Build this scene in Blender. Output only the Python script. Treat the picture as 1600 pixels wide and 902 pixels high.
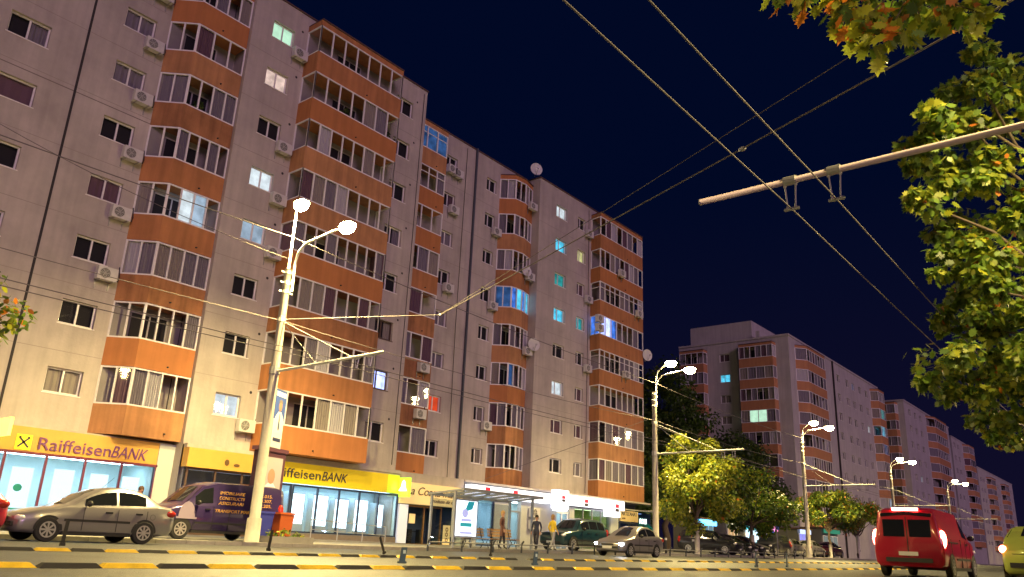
import bpy, math, random
import numpy as np
from mathutils import Vector, Matrix

RND = random.Random(7)
PI = math.pi
sc = bpy.context.scene
for o in list(bpy.data.objects):
    bpy.data.objects.remove(o)
COL = sc.collection

# ---------------------------------------------------------------- camera
CAM_H = 0.495
yaw, pitch, roll, dist = 0.8843944, 0.3089195, 0.0452851, 32.50144
cy, sy, cp, sp = math.cos(yaw), math.sin(yaw), math.cos(pitch), math.sin(pitch)
fwd = Vector((sy * cp, cy * cp, sp)); rgt = Vector((cy, -sy, 0)); upv = rgt.cross(fwd)
cr, sr = math.cos(roll), math.sin(roll)
r2 = cr * rgt + sr * upv; u2 = -sr * rgt + cr * upv
cam_data = bpy.data.cameras.new('camera'); cam_data.sensor_width = 36.0
cam_data.lens = 36.0 * 1241.38 / 1600.0; cam_data.clip_start = 0.05; cam_data.clip_end = 3000
cam = bpy.data.objects.new('camera', cam_data); COL.objects.link(cam)
cam.matrix_world = Matrix(((r2.x, u2.x, -fwd.x, 0), (r2.y, u2.y, -fwd.y, -dist), (r2.z, u2.z, -fwd.z, CAM_H), (0, 0, 0, 1)))
sc.camera = cam

# ---------------------------------------------------------------- sky, faint city glow, added fill sun, exposure
world = bpy.data.worlds.new('World'); sc.world = world; world.use_nodes = True
nt = world.node_tree; bg = nt.nodes['Background']
sky = nt.nodes.new('ShaderNodeTexSky'); sky.sky_type = 'NISHITA'; sky.sun_disc = False
sky.sun_elevation = math.radians(-4.0); sky.sun_rotation = math.radians(205); sky.air_density = 1.6; sky.dust_density = 0.6; sky.ozone_density = 4.0
hsv = nt.nodes.new('ShaderNodeMixRGB'); hsv.blend_type = 'ADD'; hsv.inputs[0].default_value = 1.0
hsv.inputs[2].default_value = (0.004, 0.022, 0.135, 1)
tcw = nt.nodes.new('ShaderNodeTexCoord'); sx = nt.nodes.new('ShaderNodeSeparateXYZ'); nt.links.new(tcw.outputs['Generated'], sx.inputs[0])
rpw = nt.nodes.new('ShaderNodeMapRange'); rpw.inputs[1].default_value = 0.0; rpw.inputs[2].default_value = 0.42; nt.links.new(sx.outputs['Z'], rpw.inputs[0])
gw = nt.nodes.new('ShaderNodeMixRGB'); gw.inputs[1].default_value = (0.040, 0.030, 0.135, 1); gw.inputs[2].default_value = (0.002, 0.016, 0.105, 1)
nt.links.new(rpw.outputs[0], gw.inputs[0]); nt.links.new(gw.outputs[0], hsv.inputs[2])
nt.links.new(sky.outputs[0], hsv.inputs[1]); nt.links.new(hsv.outputs[0], bg.inputs[0]); bg.inputs[1].default_value = 0.15
sun_d = bpy.data.lights.new('mauve_fill', 'SUN'); sun_d.energy = 0.85; sun_d.angle = math.radians(22); sun_d.color = (1.0, 0.58, 0.86)  # soft mauve fill added from the camera side to light the facades
sun = bpy.data.objects.new('mauve_fill', sun_d); COL.objects.link(sun)
sun.rotation_euler = Vector((0.40, 0.86, -0.30)).to_track_quat('-Z', 'Y').to_euler()
vs = sc.view_settings; vs.view_transform = 'Standard'; vs.look = 'None'; vs.exposure = 0.0; vs.gamma = 1.0; vs.use_curve_mapping = False
sc.render.engine = 'CYCLES'
sc.cycles.use_denoising = True
sc.cycles.max_bounces = 5; sc.cycles.transparent_max_bounces = 12; sc.cycles.sample_clamp_indirect = 4.0
sc.cycles.diffuse_bounces = 3; sc.cycles.glossy_bounces = 3; sc.cycles.caustics_reflective = False; sc.cycles.caustics_refractive = False
try: sc.cycles.use_light_tree = True
except Exception: pass

# ---------------------------------------------------------------- materials
MATS = {}
def nodes_of(m):
    m.use_nodes = True
    return m.node_tree, m.node_tree.nodes, m.node_tree.links

def mat(name, color, rough=0.6, metal=0.0, var=0.0, scale=3.0, bump=0.0, streak=0.0, emit=None, estr=0.0, spec=0.5, coat=0.0, bscale=None):
    if name in MATS: return MATS[name]
    m = bpy.data.materials.new(name); t, n, l = nodes_of(m)
    p = n['Principled BSDF']
    p.inputs['Base Color'].default_value = (*color, 1); p.inputs['Roughness'].default_value = rough; p.inputs['Metallic'].default_value = metal
    p.inputs['Specular IOR Level'].default_value = spec; p.inputs['Coat Weight'].default_value = coat; p.inputs['Coat Roughness'].default_value = 0.05
    if emit:
        p.inputs['Emission Color'].default_value = (*emit, 1); p.inputs['Emission Strength'].default_value = estr
    if var or bump or streak:
        tc = n.new('ShaderNodeTexCoord')
        geo = n.new('ShaderNodeNewGeometry')
        nz = n.new('ShaderNodeTexNoise'); nz.inputs['Scale'].default_value = scale; nz.inputs['Detail'].default_value = 6; nz.inputs['Roughness'].default_value = 0.65
        l.new(geo.outputs['Position'], nz.inputs['Vector'])
        last = None
        if var:
            rp = n.new('ShaderNodeMapRange'); rp.inputs[1].default_value = 0.25; rp.inputs[2].default_value = 0.75
            rp.inputs[3].default_value = 1 - var; rp.inputs[4].default_value = 1 + var * 0.6
            l.new(nz.outputs['Fac'], rp.inputs[0]); last = rp.outputs[0]
        if streak:
            mp = n.new('ShaderNodeMapping'); mp.inputs['Scale'].default_value = (2.2, 2.2, 0.16)
            l.new(geo.outputs['Position'], mp.inputs[0])
            n2 = n.new('ShaderNodeTexNoise'); n2.inputs['Scale'].default_value = 1.5; n2.inputs['Detail'].default_value = 5
            l.new(mp.outputs[0], n2.inputs['Vector'])
            r3 = n.new('ShaderNodeMapRange'); r3.inputs[1].default_value = 0.35; r3.inputs[2].default_value = 0.7
            r3.inputs[3].default_value = 1.0; r3.inputs[4].default_value = 1 - streak
            l.new(n2.outputs['Fac'], r3.inputs[0])
            if last is None: last = r3.outputs[0]
            else:
                mm = n.new('ShaderNodeMath'); mm.operation = 'MULTIPLY'; l.new(last, mm.inputs[0]); l.new(r3.outputs[0], mm.inputs[1]); last = mm.outputs[0]
        if last is not None:
            vm = n.new('ShaderNodeVectorMath'); vm.operation = 'SCALE'; vm.inputs[0].default_value = color
            l.new(last, vm.inputs['Scale']); l.new(vm.outputs[0], p.inputs['Base Color'])
        if bump:
            nb = n.new('ShaderNodeTexNoise'); nb.inputs['Scale'].default_value = bscale or scale * 12; nb.inputs['Detail'].default_value = 4
            l.new(geo.outputs['Position'], nb.inputs['Vector'])
            b = n.new('ShaderNodeBump'); b.inputs['Strength'].default_value = bump; b.inputs['Distance'].default_value = 0.02
            l.new(nb.outputs['Fac'], b.inputs['Height']); l.new(b.outputs[0], p.inputs['Normal'])
    MATS[name] = m
    return m

def glow(name, color, strength, var=0.0, scale=2.0):
    if name in MATS: return MATS[name]
    m = bpy.data.materials.new(name); t, n, l = nodes_of(m)
    n.remove(n['Principled BSDF']); e = n.new('ShaderNodeEmission'); e.inputs[0].default_value = (*color, 1); e.inputs[1].default_value = strength
    if var:
        geo = n.new('ShaderNodeNewGeometry'); nz = n.new('ShaderNodeTexNoise'); nz.inputs['Scale'].default_value = scale
        l.new(geo.outputs['Position'], nz.inputs['Vector'])
        rp = n.new('ShaderNodeMapRange'); rp.inputs[1].default_value = 0.3; rp.inputs[2].default_value = 0.7
        rp.inputs[3].default_value = strength * (1 - var); rp.inputs[4].default_value = strength * (1 + var)
        l.new(nz.outputs['Fac'], rp.inputs[0]); l.new(rp.outputs[0], e.inputs[1])
    l.new(e.outputs[0], n['Material Output'].inputs[0]); MATS[name] = m
    return m

def glass(name, tint=(0.8, 0.85, 0.85), refl=0.12, thru=0.7):
    if name in MATS: return MATS[name]
    m = bpy.data.materials.new(name); t, n, l = nodes_of(m)
    n.remove(n['Principled BSDF'])
    tr = n.new('ShaderNodeBsdfTransparent'); tr.inputs[0].default_value = (tint[0] * thru, tint[1] * thru, tint[2] * thru, 1)
    gl = n.new('ShaderNodeBsdfGlossy'); gl.inputs['Roughness'].default_value = 0.03; gl.inputs[0].default_value = (0.95, 0.95, 1, 1)
    lw = n.new('ShaderNodeLayerWeight'); lw.inputs[0].default_value = 0.5
    pw = n.new('ShaderNodeMath'); pw.operation = 'POWER'; pw.inputs[1].default_value = 4.0; l.new(lw.outputs['Facing'], pw.inputs[0])
    ad = n.new('ShaderNodeMath'); ad.operation = 'MULTIPLY_ADD'; ad.inputs[1].default_value = 0.6; ad.inputs[2].default_value = refl; ad.use_clamp = True
    l.new(pw.outputs[0], ad.inputs[0])
    mx = n.new('ShaderNodeMixShader'); l.new(ad.outputs[0], mx.inputs[0]); l.new(tr.outputs[0], mx.inputs[1]); l.new(gl.outputs[0], mx.inputs[2])
    l.new(mx.outputs[0], n['Material Output'].inputs[0]); MATS[name] = m
    return m

def leafmat(name, c):
    if name in MATS: return MATS[name]
    m = bpy.data.materials.new(name); t, n, l = nodes_of(m)
    n.remove(n['Principled BSDF'])
    d = n.new('ShaderNodeBsdfPrincipled'); d.inputs['Base Color'].default_value = (*c, 1); d.inputs['Roughness'].default_value = 0.45
    t2 = n.new('ShaderNodeBsdfTranslucent'); t2.inputs[0].default_value = (min(1, c[0] * 1.3), min(1, c[1] * 1.3), c[2], 1)
    mx = n.new('ShaderNodeMixShader'); mx.inputs[0].default_value = 0.45
    l.new(d.outputs[0], mx.inputs[1]); l.new(t2.outputs[0], mx.inputs[2]); l.new(mx.outputs[0], n['Material Output'].inputs[0])
    MATS[name] = m
    return m

WALL = mat('plaster_wall', (0.50, 0.45, 0.42), 0.9, var=0.26, scale=0.4, bump=0.3, streak=0.15, bscale=9)
WALL2 = mat('plaster_wall_grey', (0.50, 0.48, 0.47), 0.9, var=0.14, scale=0.4, streak=0.16)
ORANGE = mat('plaster_orange', (0.50, 0.21, 0.08), 0.85, var=0.2, scale=0.7, bump=0.25, streak=0.26, bscale=9)
ORANGES = [ORANGE, mat('plaster_orange_faded', (0.52, 0.25, 0.11), 0.88, var=0.24, scale=0.8, bump=0.25, streak=0.3, bscale=9), mat('plaster_orange_fresh', (0.50, 0.195, 0.065), 0.82, var=0.14, scale=0.7, bump=0.2, streak=0.16, bscale=9), mat('plaster_orange_stained', (0.45, 0.20, 0.085), 0.88, var=0.32, scale=1.1, bump=0.25, streak=0.4, bscale=9)]
ORANGE2 = mat('plaster_orange_far', (0.48, 0.22, 0.10), 0.85, var=0.12, scale=0.7, streak=0.14)
JOINT = mat('dark_joint', (0.03, 0.025, 0.03), 0.8)
ROOF = mat('roof_edge', (0.10, 0.055, 0.05), 0.8)
PVC = mat('white_pvc', (0.82, 0.80, 0.82), 0.35)
PVCD = mat('brown_frame', (0.10, 0.06, 0.05), 0.45)
PANE = glass('window_glass', (0.95, 0.96, 0.97), refl=0.035, thru=0.96)
DARK = mat('dark_room', (0.015, 0.013, 0.016), 0.9)  # near-black colour stands in for the darkness of unlit rooms
CUR1 = mat('curtain_grey', (0.24, 0.215, 0.25), 0.9)
CUR2 = mat('curtain_beige', (0.33, 0.29, 0.26), 0.9)
CUR3 = mat('curtain_white', (0.52, 0.50, 0.53), 0.9)
CUR4 = mat('curtain_mauve', (0.16, 0.09, 0.12), 0.9)
ROOMIN = mat('balcony_inner', (0.32, 0.29, 0.29), 0.9, var=.2, scale=.7)
LIT = {
 'green': glow('lit_green', (0.62, 1.0, 0.72), 0.95, 0.15), 'warm': glow('lit_warm', (1.0, 0.72, 0.62), 0.85, 0.4),
 'white': glow('lit_white', (0.85, 0.95, 1.0), 0.85, 0.35), 'ice': glow('lit_ice', (0.62, 0.8, 1.0), 0.62, 0.3), 'cyan': glow('lit_cyan', (0.10, 0.62, 0.9), 1.1, 0.45),
 'teal': glow('lit_teal', (0.04, 0.42, 0.42), 0.7, 0.4), 'blue': glow('lit_blue', (0.07, 0.22, 0.85), 0.9, 0.6), 'red': glow('lit_red', (1.0, 0.10, 0.03), 0.8, 0.3),
 'yellow': glow('lit_yellow', (0.75, 0.72, 0.30), 0.8, 0.4), 'violet': glow('lit_violet', (0.42, 0.5, 1.0), 2.4, 0.4), 'dimblue': glow('lit_dimblue', (0.05, 0.13, 0.35), 0.6, 0.5)}
METAL = mat('galvanised_metal', (0.42, 0.42, 0.43), 0.45, 0.7)
POLEM = mat('pole_concrete', (0.45, 0.42, 0.38), 0.7, var=0.2, scale=2.5, streak=0.25)
POLEP = mat('pole_paint', (0.55, 0.55, 0.55), 0.45, 0.3)
WIRE = mat('wire_steel', (0.15, 0.135, 0.14), 0.8, 0.0)
ACW = mat('ac_white', (0.62, 0.61, 0.6), 0.5, var=0.12, scale=6)
BLACK = mat('black_plastic', (0.018, 0.018, 0.02), 0.5)
RUBBER = mat('black_rubber', (0.025, 0.024, 0.026), 0.75)
ASPH = mat('asphalt', (0.056, 0.060, 0.072), 0.5, var=0.5, scale=0.8, bump=0.5, bscale=60)
CONC = mat('concrete', (0.26, 0.25, 0.235), 0.85, var=0.22, scale=1.5, bump=0.3, bscale=30)
KERB = mat('kerb_stone', (0.30, 0.28, 0.26), 0.85, var=0.25, scale=4)
YEL = mat('yellow_rubber', (0.80, 0.54, 0.03), 0.55, var=0.35, scale=5)
SIGNY = mat('sign_yellow', (0.70, 0.54, 0.02), 0.4, var=0.1, scale=1.0, emit=(1.0, 0.72, 0.01), estr=0.16)
SIGNYG = mat('sign_yellow_green', (0.6, 0.75, 0.02), 0.4, emit=(0.62, 0.9, 0.02), estr=0.35)
SIGNO = mat('sign_yellow_dim', (0.62, 0.36, 0.08), 0.45, var=0.12, scale=1.2, emit=(1.0, 0.5, 0.06), estr=0.04)
CREAM = mat('sign_cream', (0.75, 0.58, 0.26), 0.5, emit=(1, 0.72, 0.3), estr=0.42)  # emission added to brighten the cream boards
TAN = mat('sign_tan', (0.55, 0.42, 0.22), 0.6)
INK = mat('ink_dark', (0.05, 0.045, 0.06), 0.5)
INKBR = mat('ink_brown', (0.13, 0.07, 0.03), 0.5)
SHOPIN = mat('shop_interior', (0.66, 0.78, 0.80), 0.8, var=0.15, scale=1.0)
BROWNW = mat('brown_wood', (0.22, 0.12, 0.05), 0.6, var=0.3, scale=6)
STONEP = mat('plinth_stone', (0.20, 0.16, 0.14), 0.7, var=0.2, scale=5)
BARK = mat('bark', (0.10, 0.075, 0.055), 0.9, var=0.35, scale=9, bump=0.6)
LIMEW = mat('limewash', (0.55, 0.52, 0.46), 0.9, var=0.2, scale=6)
SKIN = mat('skin', (0.45, 0.25, 0.18), 0.6)
WHITEB = glow('lightbox_white', (0.88, 0.93, 1.0), 2.0)
LAMPE = glow('sodium_bowl', (1.0, 0.76, 0.30), 220.0)

# ---------------------------------------------------------------- mesh helpers
class MB:
    def __init__(self): self.v = []; self.f = []; self.m = []; self.mi = 0
    def add(self, vs_, fs_):
        b = len(self.v); self.v.extend([tuple(p) for p in vs_])
        for f in fs_: self.f.append(tuple(b + i for i in f)); self.m.append(self.mi)
        return self
    def mat(self, i): self.mi = i; return self
    def box(self, x0, x1, y0, y1, z0, z1):
        return self.add([(x0, y0, z0), (x1, y0, z0), (x1, y1, z0), (x0, y1, z0), (x0, y0, z1), (x1, y0, z1), (x1, y1, z1), (x0, y1, z1)],
                        [(0, 3, 2, 1), (4, 5, 6, 7), (0, 1, 5, 4), (1, 2, 6, 5), (2, 3, 7, 6), (3, 0, 4, 7)])
    def quad(self, *p): return self.add(p, [tuple(range(len(p)))])
    def prism(self, path, z0, z1):
        n = len(path)
        a = 0.5 * sum(path[i][0] * path[(i + 1) % n][1] - path[(i + 1) % n][0] * path[i][1] for i in range(n))
        if a < 0: path = path[::-1]
        v = [(x, y, z0) for x, y in path] + [(x, y, z1) for x, y in path]
        f = [tuple(range(n))[::-1], tuple(range(n, 2 * n))] + [(i, (i + 1) % n, n + (i + 1) % n, n + i) for i in range(n)]
        return self.add(v, f)
    def tube(self, pts, rad, n=8, cap=True):
        pts = [Vector(p) for p in pts]; rings = []; k = len(pts)
        if not hasattr(rad, '__len__'): rad = [rad] * k
        ref = Vector((0, 0, 1))
        for i, p in enumerate(pts):
            d = (pts[min(i + 1, k - 1)] - pts[max(i - 1, 0)]).normalized()
            a = d.cross(ref if abs(d.z) < 0.95 else Vector((1, 0, 0))).normalized(); b = d.cross(a)
            rings.append([p + (a * math.cos(2 * PI * j / n) + b * math.sin(2 * PI * j / n)) * rad[i] for j in range(n)])
        v = [q for r in rings for q in r]; f = []
        for i in range(k - 1):
            for j in range(n): f.append((i * n + j, i * n + (j + 1) % n, (i + 1) * n + (j + 1) % n, (i + 1) * n + j))
        if cap: f += [tuple(range(n)), tuple(range((k - 1) * n, k * n))[::-1]]
        return self.add(v, f)
    def ball(self, c, rx, ry, rz, n=12, k=8, z0=-1.0, z1=1.0):
        v = []; f = []
        for i in range(k + 1):
            t = z0 + (z1 - z0) * i / k; t = math.sin(t * PI / 2); q = math.sqrt(max(0, 1 - t * t))
            for j in range(n): v.append((c[0] + rx * q * math.cos(2 * PI * j / n), c[1] + ry * q * math.sin(2 * PI * j / n), c[2] + rz * t))
        for i in range(k):
            for j in range(n): f.append((i * n + j, i * n + (j + 1) % n, (i + 1) * n + (j + 1) % n, (i + 1) * n + j))
        return self.add(v, f)
    def disc(self, c, r, axis='y', n=20, r0=0.0):
        v = []; f = []
        def pt(a, q):
            if axis == 'y': return (c[0] + q * math.cos(a), c[1], c[2] + q * math.sin(a))
            if axis == 'x': return (c[0], c[1] + q * math.cos(a), c[2] + q * math.sin(a))
            return (c[0] + q * math.cos(a), c[1] + q * math.sin(a), c[2])
        if r0 == 0: return self.add([pt(2 * PI * j / n, r) for j in range(n)], [tuple(range(n))])
        v = [pt(2 * PI * j / n, r) for j in range(n)] + [pt(2 * PI * j / n, r0) for j in range(n)]
        return self.add(v, [(j, (j + 1) % n, n + (j + 1) % n, n + j) for j in range(n)])
    def mesh(self, name, mats, smooth=False):
        me = bpy.data.meshes.new(name); me.from_pydata(self.v, [], self.f)
        for m in (mats if isinstance(mats, (list, tuple)) else [mats]): me.materials.append(m)
        me.polygons.foreach_set('material_index', self.m)
        if smooth: me.polygons.foreach_set('use_smooth', [True] * len(self.f))
        me.update(); return me

def obj(name, me, parent=None, loc=(0, 0, 0), rz=0.0, rot=None):
    o = bpy.data.objects.new(name, me); COL.objects.link(o)
    o.location = loc; o.rotation_euler = rot if rot else (0, 0, rz)
    if parent: o.parent = parent
    return o
def build(name, mb, mats, parent=None, loc=(0, 0, 0), rz=0.0, smooth=False, rot=None):
    return obj(name, mb.mesh(name, mats, smooth), parent, loc, rz, rot)
def tag(o, label, cat, group=None, kind=None):
    if label: o['label'] = label
    if cat: o['category'] = cat
    if group: o['group'] = group
    if kind: o['kind'] = kind
    return o
def thing(name, label, cat, loc=(0, 0, 0), rz=0.0, group=None):
    return tag(obj(name, None, None, loc, rz), label, cat, group)
def struct(name, mb, mats, smooth=False):
    return tag(build(name, mb, mats, smooth=smooth), None, None, kind='structure')
CACHE = {}
def cached(key, fn):
    if key not in CACHE: CACHE[key] = fn()
    return CACHE[key]
def text(body, size, m, parent, loc, rz=0.0, ext=0.01, align='LEFT', shear=0.0, name='lettering', width=None, spacing=1.0):
    cu = bpy.data.curves.new(name, 'FONT'); cu.body = body; cu.size = size; cu.extrude = ext; cu.align_x = align; cu.shear = shear
    cu.space_character = spacing
    cu.materials.append(m); tmp = bpy.data.objects.new('tmp', cu); COL.objects.link(tmp)
    dg = bpy.context.evaluated_depsgraph_get(); me = bpy.data.meshes.new_from_object(tmp.evaluated_get(dg)); bpy.data.objects.remove(tmp)
    me.name = name; o = obj(name, me, parent, loc, rot=(PI / 2, 0, rz))
    if width:
        xs = [v.co.x for v in me.vertices]; w = max(xs) - min(xs)
        if w > 0: o.scale = (width / w, 1, 1)
    return o
def lamp_light(name, parent, loc, energy, color, radius=0.25):
    l = bpy.data.lights.new(name, 'SPOT'); l.energy = energy; l.color = color; l.shadow_soft_size = radius   # a downward luminaire
    l.spot_size = math.radians(172); l.spot_blend = 0.85
    o = obj(name, l, parent, loc); return o
def gz(x):                       # the street rises a hand's breadth towards the far end
    return 0.30 * min(1.0, max(0.0, (x - 22) / 60.0))

# ---------------------------------------------------------------- ground
def sheet(y0, y1, x0, x1, dz, n=60):
    mb = MB(); xs = [x0 + (x1 - x0) * (i / n) ** 2 if x0 >= 0 else x0 + (x1 - x0) * i / n for i in range(n + 1)]
    if x0 < 0: xs = sorted(set([x0, -20, 0, 22, 30, 40, 50, 60, 70, 82, 120, 200, x1]))
    v = [];f = []
    for x in xs: v += [(x, y0, gz(x) + dz), (x, y1, gz(x) + dz)]
    for i in range(len(xs) - 1): f.append((2 * i, 2 * i + 2, 2 * i + 3, 2 * i + 1))
    return mb.add(v, f)
struct('ground', sheet(-110, 150, -100, 480, -0.03), mat('ground_earth', (0.07, 0.065, 0.055), 0.9, var=0.3, scale=0.5))
struct('road', sheet(-33.9, -8.4, -80, 440, 0.0), ASPH)
# sidewalk on the far side with a kerb of separate stones
sw = MB(); xs = [-40, 0, 22, 30, 40, 50, 60, 70, 82, 120, 200, 420]
for a, b in zip(xs[:-1], xs[1:]):
    sw.add([(a, -8.2, gz(a) + .12), (b, -8.2, gz(b) + .12), (b, 60, gz(b) + .12), (a, 60, gz(a) + .12)], [(0, 1, 2, 3)])
sidewalk = struct('sidewalk', sw, CONC)
kmesh = MB().prism([(0, 0), (0.985, 0), (0.985, 0.2), (0, 0.2)], -0.02, 0.125).mesh('kerb_stone', KERB)
for i in range(70):
    x = 2 + i; obj('kerb_stone', kmesh, sidewalk, (x, -8.4, gz(x) + RND.uniform(-.004, .004)))
kb = MB()
for a, b in zip([72, 82, 120, 200], [82, 120, 200, 420]):
    kb.add([(a, -8.4, gz(a)), (b, -8.4, gz(b)), (b, -8.4, gz(b) + .125), (a, -8.4, gz(a) + .125), (a, -8.2, gz(a) + .125), (b, -8.2, gz(b) + .125)], [(0, 1, 2, 3), (3, 2, 5, 4)])
build('kerb_run', kb, KERB, sidewalk)
# a second, nearer kerb edge under the camera side
struct('near_sidewalk', MB().box(-80, 400, -60, -33.9, -0.02, 0.12), CONC)

# ---------------------------------------------------------------- facade kit
ST = 2.8; PZ = 5.17; WZ = 5.84
FL = ['first', 'second', 'third', 'fourth', 'fifth', 'sixth', 'seventh', 'top']
class Face:                      # u along the wall, d outwards, z up
    def __init__(s, x, y, rz=0.0): s.x, s.y, s.rz = x, y, rz
    def loc(s, u, d, z):
        c, q = math.cos(s.rz), math.sin(s.rz); lx, ly = u, -d
        return (s.x + lx * c - ly * q, s.y + lx * q + ly * c, z)

def wall_mesh(u0, u1, z0, z1, holes, depth=0.3):
    mb = MB()
    us = sorted({u0, u1} | {h[0] for h in holes} | {h[1] for h in holes}); zs = sorted({z0, z1} | {h[2] for h in holes} | {h[3] for h in holes})
    for a, b in zip(us[:-1], us[1:]):
        for c, d in zip(zs[:-1], zs[1:]):
            um, zm = (a + b) / 2, (c + d) / 2
            if any(h[0] < um < h[1] and h[2] < zm < h[3] for h in holes): continue
            mb.quad((a, 0, c), (b, 0, c), (b, 0, d), (a, 0, d))
    for a, b, c, d in holes:
        mb.quad((a, 0, c), (a, depth, c), (a, depth, d), (a, 0, d)); mb.quad((b, 0, c), (b, 0, d), (b, depth, d), (b, depth, c))
        mb.quad((a, 0, c), (b, 0, c), (b, depth, c), (a, depth, c)); mb.quad((a, 0, d), (a, depth, d), (b, depth, d), (b, 0, d))
    return mb

def frame_mb(w, h, splits, t=0.065, dep=0.06, mb=None):
    mb = mb or MB()
    mb.box(0, w, 0, dep, 0, t); mb.box(0, w, 0, dep, h - t, h); mb.box(0, t, 0, dep, t, h - t); mb.box(w - t, w, 0, dep, t, h - t)
    for s in splits: mb.box(w * s - t * .55, w * s + t * .55, -0.004, dep - .004, t, h - t)
    return mb

def folds(w, h, n=18, amp=0.03):
    mb = MB(); v = []; f = []
    for i in range(n + 1):
        x = w * i / n; y = amp * math.sin(i * 2.1) + amp * .6 * math.sin(i * 0.9 + 1)
        v += [(x, y, 0), (x, y, h)]
    for i in range(n): f.append((2 * i, 2 * i + 2, 2 * i + 3, 2 * i + 1))
    return mb.add(v, f)

def curtain_or_room_sheet(parent, w, h, loc, m, rz=0.0):
    if m in (DARK,) or m.name.startswith('lit_'):  # no cloth here: a flat dark or glowing sheet stands in for the room
        me = cached(('flat', round(w, 2), round(h, 2), m.name), lambda: MB().quad((0, 0, 0), (w, 0, 0), (w, 0, h), (0, 0, h)).mesh('curtain_or_room_sheet', m))
    else:
        me = cached(('fold', round(w, 2), round(h, 2), m.name), lambda: folds(w, h).mesh('curtain_or_room_sheet', m))
    return obj('curtain_or_room_sheet', me, parent, loc, rz)

def window(bld, face, u0, u1, z0, z1, back=None, split=0.5, brown=False, simple=False):
    w, h = u1 - u0, z1 - z0; fm = PVCD if brown else PVC
    sill = lambda: frame_mb(w, h, [split]).box(-0.05, w + 0.05, -0.17, -0.02, -0.05, -0.012)
    me = cached(('win', round(w, 2), round(h, 2), split, fm.name), lambda: sill().mesh('window', fm))
    o = obj('window', me, bld, face.loc(u0, -0.14, z0), face.rz)
    for a, b in ((0.05, split * w - .03), (split * w + .03, w - .05)):
        pm = cached(('pane', round(b - a, 2), round(h - .1, 2)), lambda: MB().quad((0, 0, 0), (b - a, 0, 0), (b - a, 0, h - .1), (0, 0, h - .1)).mesh('pane', PANE))
        obj('pane', pm, o, (a, 0.025, .05))
    if back is None:
        back = RND.choice([DARK, DARK, CUR4, CUR1, CUR2, DARK])
    if back not in (DARK,) and not back.name.startswith('lit_'):
        k = RND.random()
        obj('curtain_or_room_sheet', cached(('flat', round(w, 2), round(h, 2), 'dk'), lambda: MB().quad((0, 0, 0), (w, 0, 0), (w, 0, h), (0, 0, h)).mesh('dark_room_sheet', DARK)), o, (0, .157, 0)).name = 'dark_room_sheet'  # flat sheet painted as the dark behind the cloth
        ww = w if k < .45 else w * RND.choice([.38, .5])
        curtain_or_room_sheet(o, ww, h, (0 if k < .72 else w - ww, .115, 0), back)
    else:
        curtain_or_room_sheet(o, w, h, (0, .157, 0), back)
    return o

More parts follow.
